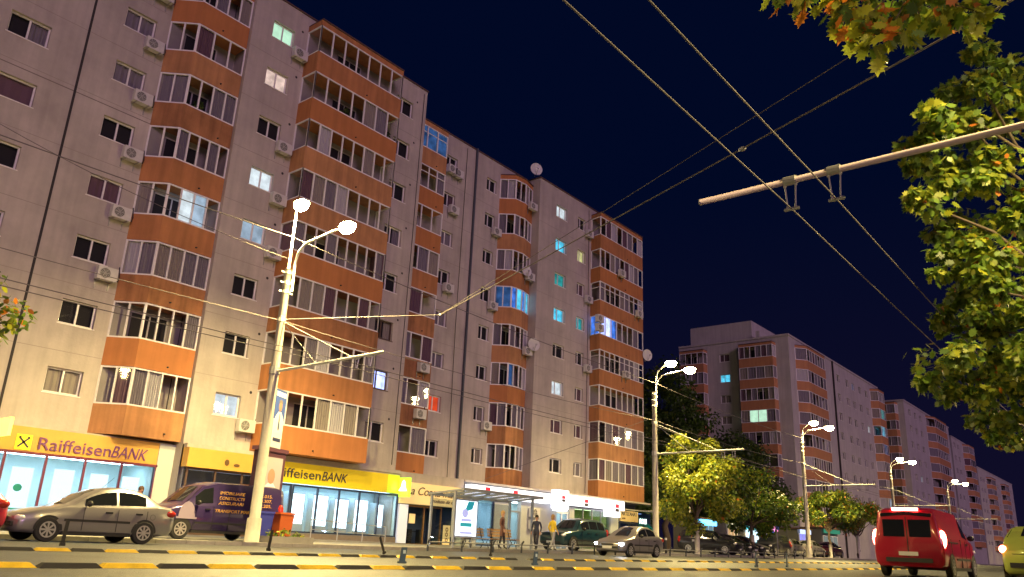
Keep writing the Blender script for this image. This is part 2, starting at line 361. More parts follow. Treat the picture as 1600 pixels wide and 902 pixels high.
def balcony(bld, face, col, path, counts, z, lit=None, om=ORANGE, ph=1.2, gh=1.6, variant=0, roof=False, curt=None, trans=False):
    """path: (u, d) points of the outline from the left wall to the right wall; counts: panes on each side (0 = blank)"""
    pts = [(u, -d) for u, d in path]
    tone = RND.randrange(4) if om is ORANGE else 0; om = ORANGES[tone] if om is ORANGE else om
    key = ('par', col, tone)
    par = cached(key, lambda: MB().prism(pts, -ph, 0).mesh('balcony', om))
    b = obj('balcony', par, bld, face.loc(0, 0, z), face.rz)
    def mkframe():
        mb = MB()
        for (a, c), n in zip(zip(pts[:-1], pts[1:]), counts):
            A, B = Vector((*a, 0)), Vector((*c, 0)); L = (B - A).length; dr = (B - A) / L; ang = math.atan2(dr.y, dr.x)
            if n == 0: continue
            tm = MB(); n2 = max(1, n + (variant % 3 - 1 if n > 3 else 0))
            sp_ = [i / n2 for i in range(1, n2)]
            frame_mb(L, gh, sp_, 0.065, 0.07, tm)
            if trans: tm.box(.05, L - .05, 0.002, .05, gh * .68, gh * .68 + .05)
            c_, s_ = math.cos(ang), math.sin(ang)
            mb.add([(A.x + x * c_ - y * s_, A.y + x * s_ + y * c_, zz) for x, y, zz in tm.v], tm.f)
        return mb.mesh('glazing_frame', PVC)
    obj('glazing_frame', cached(('fr', col, variant % 3, trans), mkframe), b)
    for si, ((a, c), n) in enumerate(zip(zip(pts[:-1], pts[1:]), counts)):
        if n == 0: continue
        A, B = Vector((*a, 0)), Vector((*c, 0)); L = (B - A).length; dr = (B - A) / L; ang = math.atan2(dr.y, dr.x); nin = Vector((-dr.y, dr.x, 0))
        n2 = max(1, n + (variant % 3 - 1 if n > 3 else 0)); w = L / n2
        for i in range(n2):
            pw = w - .07
            pm = cached(('bp', round(pw, 3), gh), lambda: MB().quad((0, 0, 0), (pw, 0, 0), (pw, 0, gh - .1), (0, 0, gh - .1)).mesh('pane', PANE))
            q = A + dr * (w * i + .035) + nin * .03
            obj('pane', pm, b, (q.x, q.y, .05), ang)
            cm = None
            if lit and si in lit and i in lit[si]: cm = LIT[lit[si][i]]
            else:
                r = RND.random(); dens = .45 if curt is None else curt
                if r < dens: cm = RND.choice([CUR1, CUR2, CUR1, CUR3, CUR4, CUR1])
            if cm is not None:
                q = A + dr * (w * i + .02) + nin * .12
                curtain_or_room_sheet(b, w - .04, gh, (q.x, q.y, 0), cm, ang)
    # back of the enclosed balcony: a door and window, their shade painted near-black
    u0, u1 = path[0][0], path[-1][0]
    def mkback():
        mb = MB(); a = min(u0, u1) + .03; e = max(u0, u1) - .03
        mb.mat(0).quad((a, -.02, 0), (e, -.02, 0), (e, -.02, gh), (a, -.02, gh))
        m = (a + e) / 2
        mb.mat(1).quad((m - .9, -.035, 0), (m + .7, -.035, 0), (m + .7, -.035, gh * .8), (m - .9, -.035, gh * .8))
        mb.mat(2).box(m - .13, m - .07, -.06, -.03, 0, gh * .8); mb.box(m - .95, m + .75, -.06, -.03, gh * .8, gh * .8 + .06); mb.box(m + .68, m + .75, -.06, -.03, 0, gh * .8)
        return mb.mesh('back_wall', [ROOMIN, DARK, CUR3])
    obj('back_wall', cached(('bk', col), mkback), b)
    if roof:
        rm = MB(); big = [(u, -d - (.06 if d > 0 else 0)) for u, d in path]
        rm.mat(0).prism(pts, gh + .002, gh + .32); rm.mat(1).prism(big, gh + .322, gh + .40)
        build('balcony_roof', rm, [om, ROOF], b)
    return b

def body(bld, x0, x1, y0, y1, z0, z1, m, roof=True):
    """side and back walls of a block and its roof slab (front is a wall_mesh)"""
    mb = MB(); mb.mat(0)
    mb.quad((x0, y0, z0), (x0, y0, z1), (x0, y1, z1), (x0, y1, z0)); mb.quad((x1, y0, z0), (x1, y1, z0), (x1, y1, z1), (x1, y0, z1)); mb.quad((x0, y1, z0), (x0, y1, z1), (x1, y1, z1), (x1, y1, z0))
    build('side_wall', mb, m, bld)
    build('roof', MB().box(x0 - .05, x1 + .05, y0 - .06, y1, z1 + .002, z1 + .09), ROOF, bld)

# ---------------------------------------------------------------- the long apartment block
B1 = thing('apartment_building', 'long beige and orange nine-storey apartment block with shops at street level, nearest', 'building', (30, 5, 0))
B1.location = (0, 0, 0)
F0, F1, F2, F3 = Face(0, 1.21), Face(0, 0.0), Face(0, 2.8), Face(0, 1.36)
rows = range(8)
def wz(k, h=1.0): return WZ + ST * k - h / 2, WZ + ST * k + h / 2
# left wing
cols0 = [(8.2, 9.75, range(0, 8)), (12.5, 13.9, range(0, 8)), (2.6, 4.0, range(0, 8))]
holes = []
for a, b, rr in cols0:
    for k in rr:
        z0, z1 = wz(k)
        aa = a - 2.2 if (a == 8.2 and k == 4) else a
        holes.append((aa, b, z0, z1))
build('wall', wall_mesh(-14, 18.0, 3.9, 27.3, holes), WALL, B1, (0, 1.21, 0))
body(B1, -14, 18.0, 1.21, 14, 0, 27.3, WALL)
lit0 = {}
for h in holes: window(B1, F0, h[0], h[1], h[2], h[3], back=(CUR4 if h[0] < 8 and h[1] > 9 else None), split=.5)
build('expansion_joint', MB().box(11.1, 11.2, -0.012, 0.02, 3.95, 27.2), JOINT, B1, (0, 1.21, 0))
build('floor_joint', MB().box(4, 18.0, -0.006, 0.02, 17.98, 18.02), mat('joint_grey', (.2, .17, .16), .9), B1, (0, 1.21, 0))
bay0 = [(14.5, 0), (15.42, 1.0), (17.98, 1.0), (17.98, 0.0)]
for k in rows:
    lt = {1: {1: 'white', 2: 'ice'}} if k == 3 else None
    balcony(B1, F0, 'bay0', bay0, [2, 4, 0], PZ + ST * k, lt, variant=[1, 1, 1, 1, 2, 1, 0, 1][k], curt=.5, roof=(k == 7), gh=1.58)
# second wing
holes = []
for k in rows:
    z0, z1 = wz(k); holes += [(19.15, 20.45, z0, z1), (27.95, 29.3, z0 - .05, z1)]
build('wall', wall_mesh(18.0, 30.4, 3.9, 27.3, holes), WALL, B1)
body(B1, 18.0, 30.4, 0, 14, 0, 27.3, WALL)
litA = {7: 'green', 6: 'warm', 4: 'white', 3: 'ice', 0: 'white'}
for i, h in enumerate(holes):
    k = i // 2
    bk = LIT[litA[k]] if i % 2 == 0 and k in litA else (LIT['violet'] if i % 2 == 1 and k == 1 else None)
    window(B1, F1, *h, back=bk, split=.5 if i % 2 == 0 else .42, brown=(i % 2 == 1 and k in (1, 2)))
bal1 = [(21.25, 0), (21.25, 1.17), (27.25, 1.17), (27.25, 0)]
for k in rows: balcony(B1, F1, 'bal1', bal1, [1, 8, 1], PZ + ST * k, variant=[0, 1, 1, 2, 1, 1, 0, 0][k], roof=(k == 7), curt=.42)
# recessed middle
holes = []
for k in rows:
    z0, z1 = wz(k); holes += [(35.35, 36.45, z0, z1), (39.65, 40.75, z0, z1)]
build('wall', wall_mesh(30.4, 44.2, 3.9, 27.5, holes), WALL, B1, (0, 2.8, 0))
body(B1, 30.4, 44.2, 2.8, 14, 0, 27.5, WALL)
for i, h in enumerate(holes): window(B1, F2, *h, back=LIT['red'] if i == 2 else None, split=.42)
bal2 = [(30.45, 0), (30.45, 1.1), (34.25, 1.1), (34.25, 0)]
for k in rows:
    lt = {1: {0: 'blue', 1: 'dimblue', 2: 'dimblue', 3: 'dimblue', 4: 'dimblue'}} if k == 7 else None
    balcony(B1, F2, 'bal2', bal2, [0, 4, 0], PZ + ST * k, lt, variant=[0, 1, 1, 0, 1, 1, 2, 1][k], roof=(k == 7), trans=k in (6, 7))
build('drain_pipe', MB().tube([(38.32, -.1, 3.9), (38.32, -.1, 27.6)], .09, 8), mat('pipe_blue', (.05, .06, .08), .5), B1, (0, 2.8, 0))
bay2 = [(41.15, 0), (41.9, .95), (43.0, 1.05), (44.18, .75), (44.18, 0)]
for k in rows:
    lt = {0: {0: 'dimblue', 1: 'dimblue'}, 1: {0: 'blue', 1: 'cyan'}, 2: {0: 'blue', 1: 'cyan'}} if k == 4 else ({1: {0: 'dimblue'}} if k == 2 else None)
    balcony(B1, F2, 'bay2', bay2, [2, 2, 2, 0], PZ + ST * k, lt, variant=k, roof=(k == 7), curt=.5)
# right wing
holes = []
for k in rows:
    z0, z1 = wz(k); holes += [(46.4, 47.85, z0, z1), (49.4, 50.5, z0, z1)]
build('wall', wall_mesh(44.2, 58.3, 3.9, 27.3, holes), WALL, B1, (0, 1.36, 0))
body(B1, 44.2, 58.3, 1.36, 14, 0, 27.3, WALL)
litD = {7: 'white', 6: 'cyan', 5: 'teal', 4: 'cyan', 2: 'white'}; litE = {6: 'yellow', 4: 'teal'}
for i, h in enumerate(holes):
    k = i // 2; dd = litD if i % 2 == 0 else litE
    window(B1, F3, *h, back=LIT[dd[k]] if k in dd else None, split=.4)
bal3 = [(51.35, 0), (51.15, 1.05), (57.95, 1.05), (57.95, 0)]
for k in rows:
    lt = {0: {0: 'blue'}, 1: {0: 'violet', 1: 'violet', 2: 'blue'}} if k == 4 else None
    balcony(B1, F3, 'bal3', bal3, [1, 8, 0], PZ + ST * k, lt, variant=[0, 0, 1, 2, 1, 2, 2, 1][k], roof=(k == 7), curt=.4 if k > 1 else .8, trans=k in (3, 5))
F3e = Face(58.3, 0, PI / 2)
for k in rows:
    balcony(B1, F3e, 'bal3e', [(2.2, 0), (2.2, 1.0), (4.6, 1.0), (4.6, 0)], [1, 3, 0], PZ + ST * k, variant=1, roof=(k == 7))
JG = mat('joint_line', (.33, .29, .27), .9)
for x0, x1, yy in ((-14, 17.99, 1.21), (18.01, 30.39, 0), (30.41, 44.19, 2.8), (44.21, 58.29, 1.36)):
    for k in range(1, 8): build('panel_joint', MB().box(x0, x1, yy - .004, yy + .01, 4.2 + ST * k, 4.225 + ST * k), JG, B1)
for u, yy in ((16.9, .2), (24.3, -1.17), (33.4, 1.7), (55.0, .31)):
    for k in rows:
        x = u + RND.uniform(-.5, .5); z = PZ + ST * k - .95
        build('drain_spout', MB().tube([(x, yy + .05, z), (x, yy - .07, z - .02)], .035, 8), JOINT, B1)
for pts in ([(17.6, 1.15, 26.5), (17.62, 1.15, 15), (17.6, 1.15, 4.2)], [(30.1, -.05, 27), (30.12, -.05, 16.8), (30.05, -.05, 4.2)], [(37.3, 2.72, 27.2), (37.25, 2.72, 14), (37.4, 2.72, 4.2)], [(50.9, 1.3, 27), (50.95, 1.3, 18), (50.9, 1.3, 4.2)]):
    build('cable', MB().tube(pts, .018, 5), JOINT, B1)
# small vents drilled in the plaster
for (x, yy) in ((20.9, 0), (29.6, 0)):
    for k in rows:
        build('vent', MB().disc((x, yy - .006, WZ + ST * k + .75), .07, n=10), JOINT, B1)

# ---------------------------------------------------------------- air conditioners and dishes on the facade
def make_ac():
    c = MB(); c.mat(0).box(0, .82, -.30, 0, 0, .56); c.mat(1).disc((.30, -.301, .28), .225, n=24)
    cas = c.mesh('casing', [ACW, BLACK])
    g = MB()
    for r in (.06, .11, .16, .21): g.disc((.30, -.309, .28), r + .008, n=20, r0=r - .008)
    for a in range(6): g.tube([(.30, -.307, .28), (.30 + .22 * math.cos(a * PI / 3), -.307, .28 + .22 * math.sin(a * PI / 3))], .006, 4)
    gri = g.mesh('fan_grille', ACW)
    br = MB(); br.box(-.02, .02, -.34, .12, -.05, -.006); br.box(-.018, .018, .08, .12, -.35, -.051)
    return cas, gri, br.mesh('bracket', METAL), MB().tube([(.82, -.12, .12), (.95, -.1, .1), (1.02, .0, .3), (1.0, .1, .8)], .025, 6).mesh('pipe', BLACK)
AC = make_ac()
def ac(face, u, z, where, rz=0.0, pipe=True, d=.12):
    x, y, zz = face.loc(u, d, z)
    t = thing('air_conditioner', 'white air conditioner ' + where, 'air conditioner', (x, y, zz), face.rz + rz, 'air conditioners on the facades')
    obj('casing', AC[0], t); obj('fan_grille', AC[1], t); obj('bracket', AC[2], t, (.12, 0, 0)); obj('bracket', AC[2], t, (.68, 0, 0))
    if pipe: obj('pipe', AC[3], t)
def fl(k): return FL[k] + '-floor'
for k, du in ((7, 0), (6, 0), (5, -.1), (4, .1), (3, .2), (2, .0)): ac(F0, 13.45 + du * .3, wz(k)[0] - .72, f'below the {fl(k)} window left of the rounded orange bays')
ac(F0, 16.9, 4.05, 'low under the rounded bays above the left bank sign')
for k, du in ((7, .15), (5, 0), (4, .1), (3, .25), (0, .1)): ac(F1, 20.2 + du, wz(k)[0] - .62, f'below right of the {fl(k)} window beside the widest balconies')
for k in (7, 6, 4): ac(F2, 35.7 + .2 * (k == 7), wz(k)[0] - .5, f'under the {fl(k)} window left of the drain pipe')
ac(F2, 35.25, wz(7)[0] - .42, 'left of the pair at the top-floor window by the drain pipe')
for k in (2, 1): ac(F2, 32.9, PZ + ST * k - .75, f'on the {fl(k)} parapet of the narrow recessed balcony', d=1.24)
for k in (6, 4, 1): ac(F2, 40.3, wz(k)[0] - .55, f'under the {fl(k)} window right of the drain pipe')
for k in (7, 5, 3): ac(F2, 43.2, PZ + ST * k - .35, f'on the {fl(k)} orange parapet of the rounded middle bays', d=1.1)
for k in (7, 5, 3): ac(F3, 50.3, wz(k)[0] - .45, f'under the {fl(k)} window next to the right end balconies')
for k, u in ((6, 53.6), (5, 56.4), (3, 54.3)): ac(F3, u, PZ + ST * k - .12, f'in front of the {fl(k)} glazing of the right end balcony', d=1.2)
for j in (0, 1): ac(F3, 50.55, PZ + ST * 4 + .15 + .72 * j, ['lower', 'upper'][j] + ' one of the stacked pair beside the blue lit balcony', d=1.0)
def dish(x, y, z, r, rz, label):
    t = thing('satellite_dish', label, 'satellite dish', (x, y, z), rz, 'satellite dishes')
    m = MB(); n = 20; v = []; f = []
    for i in range(5):
        q = r * i / 4
        for j in range(n): v.append((q * math.cos(2 * PI * j / n), -.0 + (q / r) ** 2 * -.16 * r, q * math.sin(2 * PI * j / n)))
    for i in range(4):
        for j in range(n): f.append((i * n + j, i * n + (j + 1) % n, (i + 1) * n + (j + 1) % n, (i + 1) * n + j))
    m.add(v, f); build('reflector', m, mat('dish_white', (.6, .6, .6), .5), t, smooth=True)
    build('feed_arm', MB().tube([(0, -.1, -r * .95), (0, -r * .9, -r * .15)], .018, 6).box(-.05, .05, -r * .9 - .06, -r * .9 + .04, -r * .15 - .04, -r * .15 + .06), METAL, t)
    build('mount', MB().tube([(0, .02, 0), (0, .25, -.05), (0, .25, -.5)], .03, 6), METAL, t)
dish(43.9, 1.6, 27.95, .5, -.5, 'large pale satellite dish on the roof above the rounded middle bays')
dish(43.9, 1.25, PZ + ST * 3 + .45, .48, -.4, 'round white satellite dish beside the fourth-floor rounded middle bay')
dish(43.1, 1.5, PZ + ST * 5 + .2, .38, -.4, 'small white satellite dish on the sixth-floor rounded middle bay')
dish(58.2, .1, PZ + ST * 4 - .3, .5, -.4, 'white satellite dish at the right end corner of the block')

# ---------------------------------------------------------------- shops at street level
def glazing(parent, x0, x1, n, z0, z1, y, fm, name='shop_window', gl=PANE, xs=None):
    xs = xs or [x0 + (x1 - x0) * i / n for i in range(n + 1)]
    fr = MB(); fr.box(xs[0] - .04, xs[-1] + .04, y - .05, y + .05, z1, z1 + .1); fr.box(xs[0] - .04, xs[-1] + .04, y - .05, y + .05, z0 - .08, z0)
    for x in xs: fr.box(x - .04, x + .04, y - .045, y + .045, z0, z1)
    o = build(name, fr, fm, parent)
    for a, b in zip(xs[:-1], xs[1:]): build('pane', MB().box(a + .04, b - .04, y - .006, y + .006, z0, z1), gl, o)
    return o
NAVYF = mat('navy_frame', (.02, .03, .07), .4)
SHOPG = glass('shop_glass', (.9, .95, 1), .04, .95)
INL = glow('shop_ceiling_panel', (.66, .92, 1.0), 15.0)
def interior(parent, x0, x1, y, dep, z0, z1, m=SHOPIN, ceil=True, col=None):
    mb = MB(); mb.quad((x0, y + dep, z0), (x1, y + dep, z0), (x1, y + dep, z1), (x0, y + dep, z1)); mb.quad((x0, y, z0), (x0, y + dep, z0), (x0, y + dep, z1), (x0, y, z1))
    mb.quad((x1, y, z0), (x1, y, z1), (x1, y + dep, z1), (x1, y + dep, z0)); mb.quad((x0, y, z0), (x1, y, z0), (x1, y + dep, z0), (x0, y + dep, z0)); mb.quad((x0, y, z1), (x0, y + dep, z1), (x1, y + dep, z1), (x1, y, z1))
    build('shop_room', mb, m, parent)
    if ceil: build('ceiling_light', MB().box(x0 + .5, x1 - .5, y + dep * .3, y + dep * .5, z1 - .04, z1 - .01), col or INL, parent)
def logo_x(parent, x, z, s, y):          # yellow square with two crossed dark beams
    q = build('emblem', MB().box(x, x + s, y - .03, y, z, z + s), mat('emblem_yellow', (.9, .75, .02), .4, emit=(1, .8, .05), estr=.5), parent)
    mb = MB()
    for sgn in (1, -1):
        c = Vector((x + s / 2, y - .04, z + s / 2)); d = Vector((sgn * .34, 0, .34)) * s; w = Vector((-sgn * .34, 0, .34)).normalized() * s * .06
        w = Vector((d.z, 0, -d.x)).normalized() * s * .065
        mb.quad(c - d - w, c - d + w, c + d + w, c + d - w)
        e = c + d; h = Vector((-sgn, 0, .0)) * s * .16
        mb.quad(e - w, e + w, e + h + w * .3, e + h * .9 - w)
    build('crossed_beams', mb, INK, q)
P = B1
# left bank, front plane y=.6
Y = .6
build('fascia', MB().box(8.6, 17.3, Y, 1.25, 2.95, 3.85), SIGNO, P)
build('wall', MB().box(-14, 8.6, Y + .1, 1.25, 0, 3.92).box(8.6, 17.95, Y + .1, 1.25, 3.852, 3.92), WALL, P)
logo_x(P, 11.75, 3.0, .55, Y)
text('Raiffeisen', .66, mat('sign_violet', (.18, .06, .2), .4), P, (12.5, Y - .03, 3.07), width=2.75); text('BANK', .66, MATS['sign_violet'], P, (15.3, Y - .03, 3.07), shear=.25, width=1.5)
build('hanging_sign', MB().box(11.0, 11.12, -.6, .58, 3.35, 4.0), mat('hanging_yellow', (.9, .7, .1), .4, emit=(1, .75, .2), estr=1.6), P)
glazing(P, 8.6, 17.3, 6, .35, 2.85, Y, mat('maroon_frame', (.16, .03, .06), .4), gl=SHOPG)
build('plinth', MB().box(8.6, 17.3, Y - .03, Y + .1, .1, .27), STONEP, P)
interior(P, 8.65, 17.25, Y + .12, 2.4, .13, 2.94)
for i, (x, w, h, z) in enumerate(((9.0, .8, 1.5, .8), (10.6, .85, 1.45, .75), (12.05, .75, 1.7, .7), (13.55, .75, 1.7, .75), (14.95, .7, 1.6, .8), (16.25, .7, 1.6, .8))):
    q = build('backlit_poster', MB().box(x, x + w, Y + .5, Y + .56, z, z + h), glow('poster_white', (.80, 1.0, .98), 1.8), P)
    if i == 2: build('poster_print', MB().ball((x + .3, Y + .49, z + .95), .16, .004, .14, 10, 6).quad((x + .1, Y + .485, z + .15), (x + .6, Y + .485, z + .15), (x + .6, Y + .485, z + .22), (x + .1, Y + .485, z + .22)), mat('print_green', (.05, .45, .35), .6), q)
build('wall', MB().box(17.3, 18.02, Y - .05, 1.22, 0, 3.85), mat('white_panel', (.5, .55, .55), .6), P)
# narrow shop with a plain yellow fascia, between the banks
build('fascia', MB().box(18.05, 21.3, -.5, -.02, 2.95, 3.75), SIGNO, P)
build('wall', MB().box(18.05, 30.5, -.3, -.01, 3.752, 3.93), WALL, P)
glazing(P, 18.2, 22.2, 3, .3, 2.85, -.3, PVCD)
interior(P, 18.1, 22.3, -.22, 1.5, .13, 2.94, mat('dim_shop', (.25, .25, .3), .8), True, glow('dim_panel', (.7, .8, 1), .8))
build('poster_print', MB().ball((19.9, -.515, 3.28), .12, .01, .14, 10, 6).ball((20.4, -.515, 3.2), .16, .01, .07, 10, 6), INKBR, P)
# right bank
Y = -.3
build('fascia', MB().mat(0).box(21.9, 29.6, Y - .05, 0, 2.72, 3.66).mat(1).box(29.602, 30.45, Y - .05, 0, 2.72, 3.66), [SIGNY, SIGNYG], P)
build('fascia', MB().box(21.9, 30.45, Y + .05, 0, 3.662, 3.75), WALL, P)
text('Raiffeisen', .60, INK, P, (22.15, Y - .08, 2.97), width=2.95); text('BANK', .62, INK, P, (25.2, Y - .08, 2.97), shear=.25, width=1.6)
q = build('hanging_sign', MB().box(30.46, 30.6, -1.1, -.3, 2.55, 3.55), mat('hanging_green', (.5, .7, .05), .4, emit=(.45, .85, .05), estr=1.1), P)
build('lit_emblem', MB().tube([(30.45, -.7, 2.85), (30.45, -.7, 3.05), (30.45, -.7, 3.3), (30.45, -.7, 3.42)], [.26, .14, .10, .02], 10), glow('emblem_white', (.95, 1, .9), 3.0), q)
glazing(P, 0, 0, 0, .56, 2.58, Y, NAVYF, xs=[23.68, 25.14, 26.47, 27.79, 29.09, 30.44], gl=SHOPG)
glazing(P, 22.75, 23.55, 1, .2, 2.58, Y, NAVYF, name='shop_door', gl=SHOPG)
build('plinth', MB().box(23.64, 30.5, Y - .06, Y + .06, .1, .475), STONEP, P)
interior(P, 22.45, 30.45, Y + .1, 1.7, .13, 2.70)
build('ceiling_light', MB().box(22.9, 30.0, Y + .2, Y + .36, 2.64, 2.69), INL, P)  # second panel added to brighten the bank interior
for i, (x, w, h, z) in enumerate(((23.85, 1.0, 1.45, .9), (25.3, .98, 1.5, .85), (26.65, .95, 1.45, .8), (27.95, .95, 1.6, .7), (29.4, .6, 1.2, .95), (22.85, .55, 1.0, 1.2))):
    q = build('cash_machine', MB().mat(0).box(x, x + w, Y + .5, Y + .9, z - .5, z + h).mat(1).box(x + .06, x + w - .06, Y + .494, Y + .499, z, z + h - .08), [mat('machine_grey', (.5, .55, .6), .5), glow('machine_screen', (.85, 1.0, .98), 4.0)], P)  # glowing fronts widened to brighten the bank windows
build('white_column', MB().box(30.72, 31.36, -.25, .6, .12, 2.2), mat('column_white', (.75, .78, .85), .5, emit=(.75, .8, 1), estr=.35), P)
# cheese shop sign: La Coana mare
Y = -.25
build('fascia', MB().box(30.62, 35.6, Y - .08, 0.2, 2.26, 3.38), CREAM, P)
build('wall', MB().box(30.6, 36.0, -.02, 2.79, 3.40, 3.92), WALL, P)
text('La Coana mare', .62, INKBR, P, (31.0, Y - .1, 2.75), shear=.3, width=4.3); text('produse de casa', .27, INKBR, P, (32.9, Y - .1, 2.42), shear=.3, width=2.3)
glazing(P, 31.55, 34.3, 2, .2, 2.12, .1, BROWNW)
interior(P, 31.4, 35.5, .2, 2.2, .13, 2.25, mat('cafe_blue', (.08, .13, .17), .7), True, glow('cafe_panel', (.4, .75, 1), 1.0))
build('notice', MB().box(31.75, 32.2, .02, .05, 1.25, 1.75), CREAM, P)
cf = MB()
for x in (32.4, 33.3): cf.box(x, x + .7, .9, 1.4, .82, .86); cf.tube([(x + .35, 1.15, .13), (x + .35, 1.15, .82)], .03, 6); cf.box(x - .1, x + .2, .6, .9, .13, .95)
build('cafe_furniture', cf, BLACK, P)
build('menu_panel', MB().box(34.4, 34.95, -.1, -.05, .2, 1.25), CREAM, P)
mp = MB()
for z in (.45, .75, 1.02): mp.disc((34.67, -.11, z), .12, n=14, r0=.06)
build('menu_print', mp, INKBR, P)
# white lit bank on the right
WS = mat('sign_white', (.8, .8, .85), .4, emit=(.86, .87, 1.0), estr=1.5)
Y = -.6
build('fascia', MB().box(36.0, 44.1, Y, -.1, 3.02, 3.66), WS, P); build('fascia', MB().box(45.4, 53.4, Y, -.1, 3.08, 3.75), WS, P)
sgn = build('hanging_sign', MB().box(44.15, 45.35, Y - .5, Y + .1, 2.75, 3.95).box(44.25, 45.25, Y - .45, Y + .05, 2.60, 2.749), WS, P)
build('wall', MB().box(36.0, 58.25, -.1, 2.79, 3.80, 3.92), WALL, P)
RD = mat('logo_red', (.7, .02, .05), .4, emit=(1, .03, .08), estr=.5)
def logo2(x, z, s, y, par):
    build('emblem', MB().mat(0).box(x, x + s, y - .02, y, z + s * .55, z + s * 1.1).mat(1).box(x, x + s, y - .02, y, z, z + s * .45), [RD, INK], par)
for x in (37.3, 40.0, 48.0): logo2(x, 3.12, .42, Y - .005, P)
logo2(51.6, 2.95, .48, Y - .3, P); logo2(44.55, 3.2, .35, Y - .505, sgn)
build('hanging_sign', MB().box(50.3, 52.3, Y - .28, Y - .1, 2.55, 3.0), WS, P)
SW = mat('shopfront_grey', (.42, .44, .44), .7, var=.1, scale=2)
for a, b in ((36.0, 37.0), (38.6, 40.2), (41.2, 45.1), (46.6, 47.2), (51.9, 53.0)): build('wall_pier', MB().box(a, b, -.3, 0, .1, 3.0), SW, P)
glazing(P, 37.05, 38.55, 1, .3, 2.9, -.2, NAVYF, gl=SHOPG); glazing(P, 40.25, 41.15, 1, .15, 2.3, -.15, METAL, name='shop_door'); glazing(P, 45.15, 46.55, 2, .15, 2.5, -.15, PVC, name='shop_door'); glazing(P, 47.25, 51.85, 4, .3, 2.9, -.2, METAL, gl=SHOPG)
interior(P, 36.05, 44.5, .05, 2.2, .13, 3.0, SHOPIN); interior(P, 44.7, 47.0, .05, 2.2, .13, 3.0, SHOPIN)
interior(P, 47.1, 51.9, .05, 2.2, .13, 3.0, mat('shop_green', (.5, .62, .25), .8), True, glow('green_panel', (.8, 1.0, .45), 3.2))
for x in (40.7, 45.85, 52.4):
    build('downlight', MB().box(x - .15, x + .15, -.45, -.2, 2.98, 3.015), glow('downlight_face', (.9, 1.0, .85), 6.0), P)
sq = MB()
for a in range(7): sq.tube([(42.3 + .12 * a, -.305, .9 + .3 * math.sin(a * 2.3)), (42.4 + .12 * a, -.305, .75 + .3 * math.sin(a * 1.7 + 1)), (42.45 + .12 * a, -.305, 1.15 + .2 * math.sin(a))], .012, 4)
build('wall_scribble', sq, INK, P)
for j in (0, 1): ac(Face(0, -.3), 41.95, 1.35 + .75 * j, ['lower', 'upper'][j] + ' of the two at street level beside the white bank sign', pipe=False, d=.05)
# craft shop and photo shop at the corner
build('shop_sign', MB().box(53.15, 55.75, -.4, -.3, 2.36, 3.12), TAN, P); text('ARTIZANAT', .42, INK, P, (53.3, -.41, 2.78), width=2.25); text('atelier', .2, INKBR, P, (53.35, -.41, 2.52))
build('awning', MB().prism([(53.1, -.2), (57.8, -.2), (57.8, -1.4), (55.9, -1.4), (55.9, -.35), (53.1, -.35)], 3.2, 3.28), mat('awning_grey', (.3, .28, .27), .7), P)
build('shop_sign', MB().box(55.85, 57.1, -.38, -.3, 2.2, 2.75), mat('sign_teal', (.01, .06, .07), .5), P); text('FOSS', .5, glow('foss_lit', (.75, 1.0, .98), 5.0), P, (55.95, -.4, 2.3), width=1.05)
glazing(P, 53.2, 58.0, 4, .3, 2.2, -.25, NAVYF); interior(P, 53.05, 58.2, -.1, 1.8, .13, 3.1, mat('dim_navy', (.08, .1, .2), .8), True, glow('blue_panel', (.3, .5, 1), 1.2))
build('side_awning', MB().add([(57.3, -.4, 2.3), (58.6, -.4, 1.75), (58.6, .6, 1.75), (57.3, .6, 2.3)], [(0, 1, 2, 3)]), mat('teal_canvas', (.02, .35, .28), .7, emit=(0, .6, .45), estr=.15), P)

